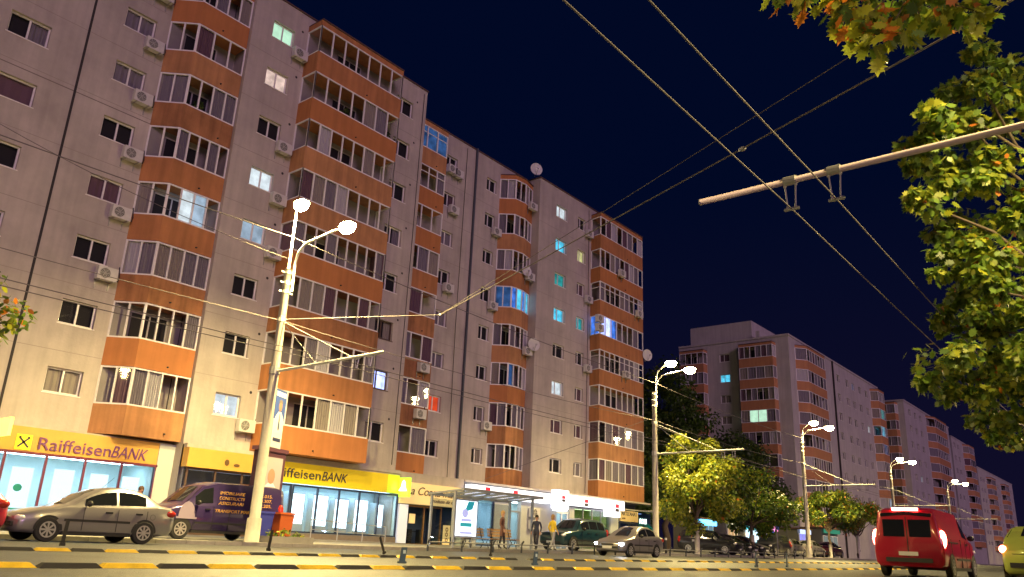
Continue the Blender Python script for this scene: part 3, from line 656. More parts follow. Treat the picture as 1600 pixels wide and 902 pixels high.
# ---------------------------------------------------------------- far buildings
def far_block(label, x0, y0, ex, dy, floors, zroof, wallm, om, end_bal, end_win, st_bal, st_win, lit=(), h0=5.17, simple=False):
    b = thing('apartment_building', label, 'building', (0, 0, 0), 0, 'apartment blocks along the street')
    fs, fe = Face(x0, y0), Face(x0, y0 + dy, -PI / 2)         # street face: u from x0 ; end face: u from the back corner towards the street
    hs, he = [], []
    for k in range(floors):
        z0, z1 = h0 + ST * k + .15, h0 + ST * k + 1.2
        for u, w in st_win: hs.append((u, u + w, z0, z1, k))
        for u, w in end_win: he.append((u, u + w, z0, z1, k))
    o = build('wall', wall_mesh(0, ex, 0, zroof, [h[:4] for h in hs], .3), wallm, b, (x0, y0, 0))
    o = build('wall', wall_mesh(0, dy, 0, zroof, [h[:4] for h in he], .3), wallm, b, (x0, y0 + dy, 0), -PI / 2)
    build('back_wall', MB().quad((x0 + ex, y0, 0), (x0 + ex, y0 + dy, 0), (x0 + ex, y0 + dy, zroof), (x0 + ex, y0, zroof)).quad((x0, y0 + dy, 0), (x0, y0 + dy, zroof), (x0 + ex, y0 + dy, zroof), (x0 + ex, y0 + dy, 0)), wallm, b)
    build('roof', MB().box(x0 - .1, x0 + ex + .1, y0 - .1, y0 + dy, zroof + .002, zroof + .25), wallm, b)
    for f, hh, side in ((fs, hs, 's'), (fe, he, 'e')):
        for i, h in enumerate(hh):
            lk = dict(lit).get((side, h[4], [w[0] for w in (st_win if side == 's' else end_win)].index(h[0])))
            window(b, f, *h[:4], back=LIT[lk] if lk else RND.choice([DARK, CUR1, DARK, CUR4, CUR2]), split=.45)
    for f, bb, side in ((fs, st_bal, 's'), (fe, end_bal, 'e')):
        for j, (u, w, n, ch) in enumerate(bb):
            for k in range(floors):
                lk = dict(lit).get((side + 'b', k, j))
                lt = {1: {1: lk, 2: lk}} if lk else None
                path = [(u, 0), (u + ch, 1.1), (u + w - ch * .3, 1.1), (u + w, 0)]
                balcony(b, f, (label, side, j), path, [1, n, 1], h0 + ST * k, lt, om=om, variant=RND.randrange(3), roof=(k == floors - 1), curt=.55)
    return b
far1 = far_block('tall beige apartment block behind the dark tree, second in the row', 99.5, 2.6, 40.5, 15.5, 8, 27.5, WALL2, ORANGE2,
    [(9.0, 4.8, 5, .2), (0.4, 3.8, 4, .2)], [(6.0, 1.4)], [(2.2, 8.8, 7, 1.3), (36.0, 4.2, 4, .6)], [(12.4, 1.3), (19.0, 1.4), (23.2, 1.4), (26.2, 1.4), (29.6, 1.4), (33.0, 1.4)],
    lit={('e', 6, 0): 'cyan', ('eb', 4, 0): 'green', ('s', 6, 0): 'yellow', ('s', 4, 0): 'warm', ('sb', 6, 1): 'teal', ('sb', 5, 1): 'cyan', ('s', 2, 0): 'ice', ('s', 5, 5): 'white', ('sb', 4, 1): 'dimblue', ('s', 7, 3): 'dimblue', ('sb', 1, 1): 'ice'}.items())
for nm, a in (('stair_penthouse', (101, 113, 8, 17, 27.8, 30.6)), ('roof_parapet', (99.8, 139, 6.5, 7, 27.76, 28.7)), ('lift_house', (120, 127, 6, 12, 27.8, 30.4)), ('roof_vent', (128, 130, 7, 9, 27.8, 30.9))):
    build(nm, MB().box(*a), WALL2, far1)
build('roof_tank', MB().ball((117, 11, 29.0), 2.6, 2.2, 2.0, 14, 8), WALL2, far1)
build('drain_pipe', MB().tube([(116.6, 2.45, 0), (116.6, 2.45, 27.5)], .12, 6), JOINT, far1)
far_block('narrow apartment block with orange balconies, third in the row', 150, 1.0, 36, 12, 8, 27.0, WALL2, ORANGE2, [(3.5, 7.5, 6, .8)], [(.6, 1.5)], [(16, 13, 6, 2.4)], [(3, 1.5), (7, 1.5), (11, 1.5), (31, 1.5)],
    lit={('eb', 6, 0): 'white', ('s', 3, 1): 'ice'}.items())
far_block('dim beige apartment block with small windows, fourth in the row', 199, 3.0, 26, 12, 8, 27.0, WALL2, ORANGE2, [], [(2, 1.6), (6, 1.6)], [(12, 8, 4, 1.5)], [(2, 1.8), (6, 1.8), (22, 1.8)], lit={('s', 4, 0): 'white'}.items())
far_block('farthest dim apartment block at the end of the street', 252, 7.0, 60, 14, 7, 25.5, WALL2, ORANGE2, [], [(3, 1.8), (8, 1.8)], [(12, 9, 4, 1.5), (36, 9, 4, 1.5)], [(3, 2.0), (7, 2.0), (25, 2.0), (30, 2.0), (50, 2), (55, 2)])

# ---------------------------------------------------------------- street lamps with trolley brackets
def street_lamp(x, y, label, heads, arm=True, arm_len=5.8, sgn=-1, energy=4200, banner=None, light=True, g=None):
    z0 = gz(x)
    t = thing('street_lamp', label, 'street lamp', (x, y, z0), 0, 'street lamps with trolley wire brackets')
    p = MB(); p.tube([(0, 0, 0), (0, 0, .9), (0, 0, .92), (0, 0, 5.8), (0, 0, 9.9)], [.25, .24, .185, .17, .13], 12)
    build('pole', p, POLEM, t, smooth=True)
    for z in (9.0, 9.35, 9.75): build('clamp', MB().tube([(0, 0, z - .06), (0, 0, z + .06)], .17, 10).box(-.3, .3, -.03, .03, z - .03, z + .03), METAL, t)
    build('collar', MB().tube([(0, 0, 5.9), (0, 0, 6.15)], .2, 10), METAL, t); build('collar', MB().tube([(0, 0, 7.85), (0, 0, 8.0)], .175, 10), METAL, t)
    for i, (dy, z, straight) in enumerate(heads):
        if straight: pts = [(0, 0, 9.2), (0, .0, z - .25), (0, dy, z - .1)]
        else: pts = [(.26, 0, 9.1), (.26, 0, z - .9), (.26, sgn * .12, z - .5), (.26, sgn * .5, z - .22), (.26, sgn * abs(dy), z - .02)]
        build('arm', MB().tube(pts, .05, 8), POLEP, t, smooth=True)
        hx = 0 if straight else .26
        h = MB(); h.ball((hx, sgn * abs(dy) + sgn * .25, z + .02), .17, .42, .13, 12, 6, -.15, 1)
        ho = build('lamp_head', h, POLEP, t, smooth=True)
        bo = build('lamp_bowl', MB().ball((hx, sgn * abs(dy) + sgn * .28, z - .06), .24, .38, .27, 14, 8, -1, .25), LAMPE, ho, smooth=True)  # bowl enlarged to take in the glow around the lamp
        if light: lamp_light('lamp_light', ho, (hx, sgn * abs(dy) + sgn * .3, z - .55), energy * 2.6, (1.0, .76, .28), .22)
    if arm:
        build('bracket_arm', MB().tube([(0, 0, 6.0), (0, sgn * arm_len, 6.08)], .055, 8), POLEP, t)
        build('tie_rod', MB().tube([(0, 0, 7.9), (0, sgn * arm_len * .72, 6.1)], .018, 6).tube([(0, 0, 7.9), (0, sgn * arm_len * .4, 6.08)], .014, 6), METAL, t)
        hg = MB()
        for yy in (arm_len - 1.3, arm_len - .65):
            for q in (-.09, .09): hg.tube([(0, sgn * yy + q, 6.05), (q * .6, sgn * yy + q, 5.65)], .016, 5)
            hg.tube([(0, sgn * yy - .12, 6.02), (0, sgn * yy + .12, 6.02)], .05, 6); hg.tube([(0, sgn * yy - .12, 5.65), (0, sgn * yy + .12, 5.65)], .022, 5)
        build('wire_hanger', hg, METAL, t)
    if banner:
        bz = banner
        b = thing('election_banner', label.replace('street lamp', 'banner').split(' beside ')[0] + ', portrait of a man in a white shirt', 'banner', (x + .22, y, z0 + bz), math.radians(28), 'banners on the lamp poles')
        b['label'] = banner_label[x]
        build('cloth', MB().mat(0).box(0, .78, -.012, .012, 1.0, 2.05).mat(1).box(0, .78, -.012, .012, 0, .998).mat(2).box(0, .78, -.014, .014, 1.82, 1.99), [mat('banner_blue', (.06, .12, .45), .6), mat('banner_white', (.72, .74, .85), .6), mat('banner_band', (.75, .78, .85), .6)], b)
        pr = MB(); pr.mat(0).ball((.4, -.016, 1.48), .13, .004, .19, 14, 8); pr.mat(1).ball((.4, -.015, 1.62), .14, .004, .10, 14, 6, -.2, 1)
        pr.mat(2).add([(.12, -.015, .5), (.68, -.015, .5), (.72, -.015, 1.05), (.52, -.015, 1.28), (.28, -.015, 1.28), (.08, -.015, 1.05)], [(0, 1, 2, 3, 4, 5)])
        pr.mat(3).add([(.38, -.018, .62), (.44, -.018, .62), (.47, -.018, .7), (.42, -.018, 1.2), (.38, -.018, 1.2), (.35, -.018, .7)], [(0, 1, 2, 3, 4, 5)])
        pr.mat(3).box(.1, .68, -.017, -.015, .22, .34)
        build('portrait_print', pr, [SKIN, mat('hair_grey', (.2, .18, .17), .8), mat('shirt_white', (.82, .83, .88), .7), mat('tie_navy', (.03, .04, .12), .6)], b)
        build('banner_rod', MB().tube([(-.25, 0, 2.07), (.8, 0, 2.07)], .015, 6).tube([(-.25, 0, -.01), (.8, 0, -.01)], .015, 6), METAL, b)
    return t
banner_label = {16.6: 'largest blue and white banner with a portrait, on the nearest lamp pole', 44.65: 'portrait banner on the lamp pole beside the bright yellow-green tree', 71.2: 'small portrait banner on the third lamp pole, by the silver cars'}
street_lamp(16.6, -8.0, 'nearest street lamp, tall pole with two glowing heads and trolley bracket', [(0, 12.55, True), (2.6, 11.15, False)], banner=3.35, energy=5000)
street_lamp(44.65, -8.0, 'street lamp with two lit heads beside the bright yellow-green tree', [(.8, 11.75, False), (2.1, 11.2, False)], banner=3.2, energy=2700)
street_lamp(71.2, -8.0, 'third street lamp from the left, in front of the second apartment block', [(.8, 11.5, False), (2.1, 11.0, False)], banner=3.2, energy=3600)
street_lamp(100, -8.0, 'fourth street lamp along the street, short glowing heads over the red van', [(.8, 11.3, False), (2.1, 10.9, False)], energy=1600)
street_lamp(130, -8.0, 'fifth street lamp along the street with bracket arm', [(.8, 11.3, False), (2.1, 10.9, False)], energy=700)
street_lamp(262, -8.0, 'farthest street lamp glowing low at the right', [(.8, 11.3, False), (2.1, 10.9, False)], energy=1500)
street_lamp(-11.5, -8.0, 'street lamp outside the left edge of the picture', [(.8, 11.5, False), (2.1, 11.1, False)], energy=3600)
street_lamp(11.9, -36.0, 'near side street lamp carrying the long bracket arm at upper right', [(.8, 11.5, False), (2.1, 11.1, False)], arm=False, sgn=1, energy=2200)
street_lamp(-14.0, -36.0, 'near side street lamp added unseen behind the camera to light the bough', [(.8, 11.5, False), (2.1, 11.1, False)], arm=False, sgn=1, energy=5200)  # unseen pole added to light the overhanging bough
street_lamp(40.0, -36.0, 'next near side street lamp carrying the short bracket arm at right', [(.8, 11.5, False), (2.1, 11.1, False)], arm=False, sgn=1, energy=4200)
# the two near bracket arms over the road
def bracket(x, z, y_end, wires, label):
    t = thing('trolley_bracket_arm', label, 'bracket arm', (x, -36, 0))
    build('arm_tube', MB().tube([(0, .1, z - .02), (0, y_end + 36, z)], .052, 10), mat('arm_paint', (.42, .34, .36), .5, .2), t, smooth=True)
    build('end_cap', MB().tube([(0, y_end + 36, z), (0, y_end + 36.02, z)], .06, 10), METAL, t)
    for wy in wires:
        h = MB(); yy = wy + 36
        h.tube([(0, yy - .1, z - .0), (0, yy + .1, z - .0)], .075, 10)
        for q in (-.09, .09): h.tube([(0, yy + q, z - .06), (.0, yy + q * .8, z - .32), (0, yy + q * .7, z - .5)], .013, 6); h.ball((0, yy + q, z - .08), .03, .03, .03, 8, 4); h.ball((0, yy + q * .75, z - .48), .03, .03, .03, 8, 4)
        h.tube([(0, yy - .12, z - .5), (0, yy + .12, z - .5)], .028, 8)
        build('wire_hanger', h, METAL, t)
bracket(11.9, 6.30, -26.93, (-28.5, -29.2), 'long pale bracket arm crossing the upper right with two wire hangers')
bracket(40.0, 6.25, -27.2, (-28.5, -29.2), 'short thin bracket arm at the right edge under the tree')

# ---------------------------------------------------------------- overhead wires
def wire(label, pts, r, group='overhead wires', sag=0.0, cat='wire', name='overhead_wire', m=None):
    P_ = []
    for a, b in zip(pts[:-1], pts[1:]):
        a, b = Vector(a), Vector(b); n = 14
        for i in range(n): t = i / n; q = a.lerp(b, t); q.z -= sag * 4 * t * (1 - t); P_.append(q)
    P_.append(Vector(pts[-1]))
    return tag(build(name, MB().tube(P_, r, 8), m or WIRE, smooth=True), label, cat, group)
wire('left of the two near trolley wires running over the long bracket arm', [(-18, -28.5, 5.8), (11.9, -28.5, 5.8), (40, -28.5, 5.75), (68, -28.5, 5.8), (110, -28.5, 5.9)], .011, sag=.06)
wire('right of the two near trolley wires running over the long bracket arm', [(-18, -29.2, 5.8), (11.9, -29.2, 5.8), (40, -29.2, 5.75), (68, -29.2, 5.8), (110, -29.2, 5.9)], .011, sag=.06)
for yy, w in ((-12.5, 'rear'), (-13.15, 'front')):
    wire(f'{w} one of the two trolley wires in front of the facade', [(-11.5, yy, 5.65), (16.6, yy, 5.65), (44.65, yy, 5.75), (71.2, yy, 5.85), (100, yy, 5.9), (130, yy, 5.9)], .012, sag=.1)
wire('long span wire from the nearest lamp pole up to the upper right corner', [(16.6, -8, 7.95), (20.8, -12, 8.6), (11.95, -31.8, 8.3), (10.1, -36, 8.2)], .016, sag=.0)
wire('thin span wire above the long span wire', [(20.8, -12, 8.62), (12.1, -31.85, 9.15), (10.3, -36, 9.3)], .009)
wire('cable joining the tops of the first two lamp poles', [(-11.5, -8, 11.2), (16.6, -8, 11.2), (44.65, -8, 10.6), (71.2, -8, 10.4)], .018, sag=.25)
wire('lower cable joining the lamp poles', [(-11.5, -8, 8.1), (16.6, -8, 7.9), (44.65, -8, 8.2), (71.2, -8, 8.2), (100, -8, 8.2)], .013, sag=.25)
wire('guy wire from the second lamp pole to the right end of the block', [(44.65, -8, 8.4), (39, 1.0, 4.2)], .012)
wire('service cable from the second lamp pole towards the dark tree', [(44.65, -8, 7.9), (71.2, -8, 7.0)], .015, sag=.2)
wire('slack thin cable hanging in front of the left wing', [(8.3, 1.1, 15.4), (16.6, -8, 10.3)], .012, sag=.3)
ins = MB()
for c in ((14.2, -26.8, 8.38), (20.8, -12, 8.6)): ins.ball(c, .05, .09, .05, 8, 6)
tag(build('wire_insulator', ins, METAL), 'small wire insulators on the long span wire', 'insulator', kind='stuff')

# ---------------------------------------------------------------- lane dividers, posts, rails
YN, YF = -22.6, -17.1
bl = MB().add([(0, -.09, 0), (.62, -.09, 0), (.62, .09, 0), (0, .09, 0), (.06, -.045, .055), (.56, -.045, .055), (.56, .045, .055), (.06, .045, .055)], [(0, 3, 2, 1), (4, 5, 6, 7), (0, 1, 5, 4), (1, 2, 6, 5), (2, 3, 7, 6), (3, 0, 4, 7)])
bm_y, bm_k = bl.mesh('yellow_block', YEL), bl.mesh('black_block', RUBBER)
for y, x0, n, per, lab in ((YN, 3.3, 34, 1.40, 'near row of yellow and black rubber lane divider blocks'), (YF, 3.7, 56, 1.22, 'far row of yellow and black rubber lane divider blocks')):
    t = thing('lane_divider', lab, 'lane divider', (0, y, 0))
    for i in range(n):
        x = x0 + i * per
        if RND.random() > .03:
            o = obj('yellow_block', bm_y, t, (x, RND.uniform(-.02, .02), gz(x) + .003), RND.uniform(-.02, .02)); o.scale = (per * .8, 1, 1)
        o = obj('black_block', bm_k, t, (x + per * .5, RND.uniform(-.02, .02), gz(x) + .003), RND.uniform(-.02, .02)); o.scale = (per * .8, 1, 1)
BLUEP = mat('marker_blue', (.05, .09, .15), .4); REFL = mat('marker_reflective', (.5, .6, .65), .3)
pm = MB().mat(0).box(-.07, .07, -.03, .03, 0, .06).add([(-.05, -.012, .06), (.05, -.012, .06), (.05, .012, .06), (-.05, .012, .06), (-.02, -.012, .46), (.08, -.012, .46), (.08, .012, .46), (-.02, .012, .46)], [(0, 1, 5, 4), (1, 2, 6, 5), (2, 3, 7, 6), (3, 0, 4, 7), (4, 5, 6, 7)]).mat(1).box(.0, .05, -.016, -.013, .28, .38)
pmesh = pm.mesh('marker_post', [BLUEP, REFL])
for i, x in enumerate((9.6, 13.2, 24.2, 26.7, 41, 46)):
    w = ['leftmost', 'second from left', 'third from left', 'fourth from left', 'fifth from left', 'rightmost'][i]
    o = obj('marker_post', pmesh, None, (x, YN + .02, gz(x) + .09 * (i < 9)), RND.uniform(-.3, .3)); o.scale = (1, 1, .55 if i < 2 else .95)
    tag(o, 'flexible blue marker post on the near lane divider, ' + w, 'marker post', 'flexible marker posts')
for i, x in enumerate((6.6, 10.9, 14.3, 18.4)):
    o = obj('marker_post', cached('pb', lambda: pm.mesh('marker_post', [BLACK, BLACK])), None, (x, YF + .02, .09), .4 * (i == 2)); o.rotation_euler = (0, [.0, .05, -.5, .0][i], 0); o.scale = (.6, .8, .95)
    tag(o, 'black marker post on the far lane divider, ' + ['leftmost, before the silver sedan door', 'before the sedan rear wheel', 'leaning left behind the sedan bumper', 'beside the planter'][i], 'marker post', 'flexible marker posts')
# low steel guard rail along the kerb
gr = thing('guard_rail', 'low steel guard rail with curved black posts along the far kerb', 'guard rail', (0, -8.9, 0))
gp = MB().tube([(0, 0, 0), (0, 0, .25), (.02, -.02, .42), (.08, -.06, .52)], .045, 8).mesh('post', mat('rail_black', (.03, .035, .05), .4))
rx = [24.2 + 2.05 * i for i in range(22)]
for x in rx: obj('post', gp, gr, (x, 0, gz(x)))
rr = MB()
for a, b in zip(rx[:-1], rx[1:]):
    rr.tube([(a, .02, gz(a) + .36), (b, .02, gz(b) + .36)], .035, 6); rr.tube([(a, .02, gz(a) + .14), (b, .02, gz(b) + .14)], .02, 6)
build('rail', rr, mat('rail_grey', (.25, .25, .27), .4, .5), gr)
bo = MB().mat(0).tube([(0, 0, 0), (0, 0, .8)], .07, 10).mat(1).tube([(0, 0, .8), (0, 0, .92)], .075, 10).mat(0).ball((0, 0, .92), .075, .075, .04, 10, 3, 0, 1)
for i, x in enumerate((13.0, 45.8, 49.5)):
    t = build('bollard', bo, [BLACK, mat('bollard_white', (.6, .6, .6), .5)], None, (x, -8.05, gz(x) + .12)); tag(t, ['black bollard with a white band behind the silver sedan', 'black bollard left of the pale tree trunk', 'black bollard right of the pale tree trunk'][i], 'bollard', 'kerb bollards')

# ---------------------------------------------------------------- bus shelter and street furniture
GR = mat('shelter_grey', (.36, .38, .44), .35, .5)
t = thing('bus_shelter', 'glass bus shelter with a glowing advertising panel on its left side', 'bus shelter', (28.1, -6.6, .12 + gz(28)))
for x, y in ((0.05, 0), (6.0, 0), (0.05, 1.5), (3.0, 1.5), (6.0, 1.5)): build('post', MB().box(x - .05, x + .05, y - .05, y + .05, 0, 2.35 + .18 * (y == 0)), GR, t)
rf = MB()
for i in range(7): rf.add([(i * 1.0 - .06 + .1, -.5, 2.56), (i * 1.0 + .06 + .1, -.5, 2.56), (i * 1.0 + .06 + .1, 1.7, 2.36), (i * 1.0 - .06 + .1, 1.7, 2.36), (i * 1.0 - .06 + .1, -.5, 2.64), (i * 1.0 + .06 + .1, -.5, 2.64), (i * 1.0 + .06 + .1, 1.7, 2.44), (i * 1.0 - .06 + .1, 1.7, 2.44)], [(0, 3, 2, 1), (4, 5, 6, 7), (0, 1, 5, 4), (1, 2, 6, 5), (2, 3, 7, 6), (3, 0, 4, 7)])
rf.box(0, 6.2, -.56, -.5, 2.54, 2.66); rf.box(0, 6.2, 1.7, 1.76, 2.34, 2.46)
ro = build('roof', rf, GR, t)
for i in range(6): build('roof_pane', MB().add([(i + .17, -.49, 2.6), (i + 1.03, -.49, 2.6), (i + 1.03, 1.69, 2.4), (i + .17, 1.69, 2.4)], [(0, 1, 2, 3)]), glass('roof_glass', (.7, .8, 1), .1, .7), ro)
for i in range(2): build('back_pane', MB().box(.12 + i * 2.98, 2.93 + i * 2.98, 1.49, 1.51, .35, 2.2), glass('shelter_glass', (.9, .95, 1), .06, .85), t)
lb = build('advertising_panel', MB().box(.12, 1.72, .02, .22, .45, 2.2), GR, t)
build('lit_poster', MB().mat(0).box(.2, 1.64, .0, .018, .53, 2.12), WHITEB, lb)
build('poster_print', MB().mat(0).add([(.75, -.004, 1.6), (1.3, -.004, 1.75), (1.45, -.004, 2.1), (1.0, -.004, 2.1)], [(0, 1, 2, 3)]).box(.5, 1.3, -.005, -.002, .95, 1.12).mat(1).box(.55, 1.25, -.005, -.002, 1.18, 1.3).box(.5, 1.35, -.005, -.002, .62, .72).ball((.8, -.004, 1.55), .22, .002, .2, 12, 6), [mat('print_teal', (.02, .3, .4), .5, emit=(.0, .35, .5), estr=.5), mat('print_lilac', (.35, .4, .75), .5, emit=(.35, .4, .9), estr=.7)], lb)
WOOD = mat('bench_wood', (.42, .24, .09), .6, var=.3, scale=8)
def bench(x, y, w, label):
    t = thing('bench', label, 'bench', (x, y, .12 + gz(x)))
    for i in range(4): build('seat_slat', MB().box(0, w, -.26 + i * .13, -.15 + i * .13, .43, .47), WOOD, t)
    for i in range(3): build('back_slat', MB().add([(0, .30 + .03 * i, .55 + .14 * i), (w, .30 + .03 * i, .55 + .14 * i), (w, .33 + .03 * i, .55 + .14 * i), (0, .33 + .03 * i, .55 + .14 * i), (0, .32 + .03 * i, .66 + .14 * i), (w, .32 + .03 * i, .66 + .14 * i), (w, .35 + .03 * i, .66 + .14 * i), (0, .35 + .03 * i, .66 + .14 * i)], [(0, 3, 2, 1), (4, 5, 6, 7), (0, 1, 5, 4), (1, 2, 6, 5), (2, 3, 7, 6), (3, 0, 4, 7)]), WOOD, t)
    for x_ in (.25, w - .25): build('leg', MB().tube([(x_, -.24, 0), (x_, -.1, .3), (x_, -.2, .42), (x_, .22, .42), (x_, .42, 1.0)], .022, 6).tube([(x_, .28, 0), (x_, .1, .3), (x_, .2, .42)], .022, 6), BLACK, t)
bench(29.6, -6.0, 1.8, 'left wooden slatted bench under the bus shelter'); bench(31.7, -6.0, 1.9, 'right wooden slatted bench under the bus shelter')
# ramp handrail in front of the right bank
t = thing('ramp_handrail', 'thin steel ramp handrail in front of the lit bank windows', 'handrail', (24.0, -1.6, .12))
m = MB(); X = [0, 1.55, 3.1, 4.6]
for x in X: build('post', MB().tube([(x, 0, 0), (x, 0, .98 - .03 * x)], .022, 6), METAL, t)
build('rail', MB().tube([(-.1, 0, .98), (4.6, 0, .84)], .022, 6).tube([(0, 0, .55), (4.6, 0, .42)], .018, 6), METAL, t)
build('ramp_slab', MB().prism([(-.6, -.1), (6, -.1), (6, 1.2), (-.6, 1.2)], .0, .1), CONC, t)
# dark advertising stand, bins and planter by the nearest lamp
t = thing('advertising_stand', 'dark framed poster stand behind the nearest lamp pole', 'poster stand', (18.2, -6.1, .12), math.radians(14))
build('frame', MB().box(-.75, .75, -.12, .12, .3, 3.25).box(-.85, .85, -.16, .16, 3.252, 3.4).box(-.1, .1, -.1, .1, 0, .3), mat('maroon_stand', (.10, .035, .06), .5), t)
build('poster', MB().mat(0).box(-.55, .6, -.135, -.122, .75, 3.05).mat(1).ball((.05, -.14, 2.35), .2, .004, .28, 12, 8).mat(2).add([(-.4, -.139, .9), (.5, -.139, .9), (.45, -.139, 1.85), (.2, -.139, 2.1), (-.1, -.139, 2.1), (-.38, -.139, 1.85)], [(0, 1, 2, 3, 4, 5)]), [mat('poster_grey', (.42, .40, .45), .5), SKIN, MATS['shirt_white']], t)
def bin_(x, y, m, label):
    t = thing('waste_bin', label, 'bin', (x, y, .12))
    build('tub', MB().add([(-.24, -.28, .08), (.24, -.28, .08), (.24, .28, .08), (-.24, .28, .08), (-.3, -.36, .98), (.3, -.36, .98), (.3, .36, .98), (-.3, .36, .98)], [(0, 3, 2, 1), (4, 5, 6, 7), (0, 1, 5, 4), (1, 2, 6, 5), (2, 3, 7, 6), (3, 0, 4, 7)]), m, t)
    build('lid', MB().prism([(-.32, -.38), (.32, -.38), (.32, .4), (-.32, .4)], .985, 1.05), m, t); build('wheel', MB().tube([(-.22, .26, .1), (.22, .26, .1)], .1, 10), BLACK, t)
bin_(17.6, -6.9, mat('bin_blue', (.05, .06, .38), .5), 'blue wheeled waste bin just right of the nearest lamp pole')
bin_(18.45, -6.95, mat('bin_orange', (.55, .12, .03), .5), 'orange waste bin right of the blue bin')
t = thing('planter', 'low stone planter with small shrubs at the foot of the nearest lamp', 'planter', (18.2, -7.7, .12))
build('trough', MB().prism([(-.9, -.3), (1.0, -.3), (1.0, .3), (-.9, .3)], 0, .22), CONC, t)
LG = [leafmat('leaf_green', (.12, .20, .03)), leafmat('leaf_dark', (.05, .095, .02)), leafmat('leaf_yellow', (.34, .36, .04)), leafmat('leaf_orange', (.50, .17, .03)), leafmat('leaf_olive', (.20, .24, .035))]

# ---------------------------------------------------------------- trees
OAK = [(0, 0), (.06, .10), (.20, .08), (.17, .22), (.40, .26), (.24, .38), (.46, .52), (.24, .56), (.33, .74), (.13, .74), (0, 1.0), (-.13, .74), (-.33, .74), (-.24, .56), (-.46, .52), (-.24, .38), (-.40, .26), (-.17, .22), (-.20, .08), (-.06, .10)]
SIMPLE = [(0, 0), (.30, .35), (.22, .75), (0, 1.0), (-.22, .75), (-.30, .35)]
def leaves(clumps, per, size, shape, weights, seed, droop=.35, mats=None):
    """clumps: (x, y, z, r). one mesh of separate leaf faces in shared materials"""
    g = np.random.default_rng(seed); V = []; Fc = []; Mi = []; n = len(shape); sh = np.array(shape)
    for ci, (x, y, z, r) in enumerate(clumps):
        k = per if np.isscalar(per) else per[ci]
        k = int(k)
        u = g.normal(size=(k, 3)); u /= np.linalg.norm(u, axis=1, keepdims=True)
        p = np.array([x, y, z]) + u * (r * g.uniform(.25, 1.05, (k, 1)) ** .6) * np.array([1, 1, .8])
        nrm = u + g.normal(scale=.55, size=(k, 3)) + np.array([0, 0, .5]); nrm /= np.linalg.norm(nrm, axis=1, keepdims=True)
        tip = u * .7 + g.normal(scale=.5, size=(k, 3)) + np.array([0, 0, -droop]); tip -= nrm * (tip * nrm).sum(1, keepdims=True); tip /= np.linalg.norm(tip, axis=1, keepdims=True)
        side = np.cross(tip, nrm); s = size * g.uniform(.65, 1.25, (k, 1))
        cw = np.array(weights, float); cw = cw * g.uniform(.5, 1.5, len(cw)); cw /= cw.sum()
        mi = g.choice(len(weights), size=k, p=cw)
        curl = g.uniform(-.25, .25, (k, 1))
        for j in range(n): V.append(None)
        base = p[:, None, :] + side[:, None, :] * (sh[None, :, 0:1] * s[:, None, :]) + tip[:, None, :] * (sh[None, :, 1:2] * s[:, None, :]) + nrm[:, None, :] * ((np.abs(sh[None, :, 0:1]) * .5 + (sh[None, :, 1:2] - .5) ** 2 * .4) * curl[:, None, :] * s[:, None, :])
        V = V[:-n]; V.append(base.reshape(-1, 3)); Mi.append(mi)
    allv = np.concatenate(V); mi = np.concatenate(Mi); cnt = len(mi)
    me = bpy.data.meshes.new('crown')
    me.vertices.add(len(allv)); me.vertices.foreach_set('co', allv.astype(np.float32).ravel())
    me.loops.add(cnt * n); me.loops.foreach_set('vertex_index', np.arange(cnt * n, dtype=np.int32))
    me.polygons.add(cnt); me.polygons.foreach_set('loop_start', np.arange(0, cnt * n, n, dtype=np.int32)); me.polygons.foreach_set('loop_total', np.full(cnt, n, dtype=np.int32))
    for m in (mats or LG): me.materials.append(m)
    me.polygons.foreach_set('material_index', mi.astype(np.int32)); me.update(calc_edges=True); me.validate()
    return me
def limb(mb, a, b, r0, r1, seed, n=5):
    g = random.Random(seed); a, b = Vector(a), Vector(b); pts = []; L = (b - a).length
    for i in range(n + 1):
        t = i / n; q = a.lerp(b, t)
        if 0 < i < n: q += Vector((g.uniform(-1, 1), g.uniform(-1, 1), g.uniform(-.3, .8))) * L * .05
        pts.append(q)
    mb.tube(pts, [r0 + (r1 - r0) * i / n for i in range(n + 1)], 7)
def tree(label, base, h_trunk, clumps, per, size, weights, seed, r=.16, lime=0.0, shape=SIMPLE, name='broadleaf_tree', group='street trees', maxlimb=14, mats=None):
    t = thing(name, label, 'tree', base, 0, group)
    tr = MB(); limb(tr, (0, 0, -.05), (0.05, .05, h_trunk), r, r * .7, seed, 6)
    build('trunk', tr, BARK, t, smooth=True)
    if lime: build('limewash', MB().tube([(0, 0, 0), (.0, 0, lime * .5), (0.0, 0.0, lime)], [r * 1.12, r * 1.1, r * 1.12], 10), LIMEW, t, smooth=True)
    lb = MB(); g = random.Random(seed); sel = list(clumps); g.shuffle(sel)
    for i, c in enumerate(sel[:maxlimb]): limb(lb, (0.05, .05, h_trunk * g.uniform(.8, 1.0)), c[:3], r * .45, r * .08, seed + i)
    build('limbs', lb, BARK, t, smooth=True)
    obj('crown', leaves(clumps, per, size, shape, weights, seed, mats=mats), t)
    return t
def ell(cx, cy_, cz, rx, ry, rz, n, r, seed, top=1.0):
    g = random.Random(seed); out = []
    while len(out) < n:
        x, y, z = g.uniform(-1, 1), g.uniform(-1, 1), g.uniform(-1, 1); d = math.sqrt(x * x + y * y + z * z)
        if d > 1 or d < .35: continue
        w = 1 - .35 * max(0, z) * top
        out.append((cx + rx * x * w, cy_ + ry * y * w, cz + rz * z, r * g.uniform(.7, 1.25)))
    return out
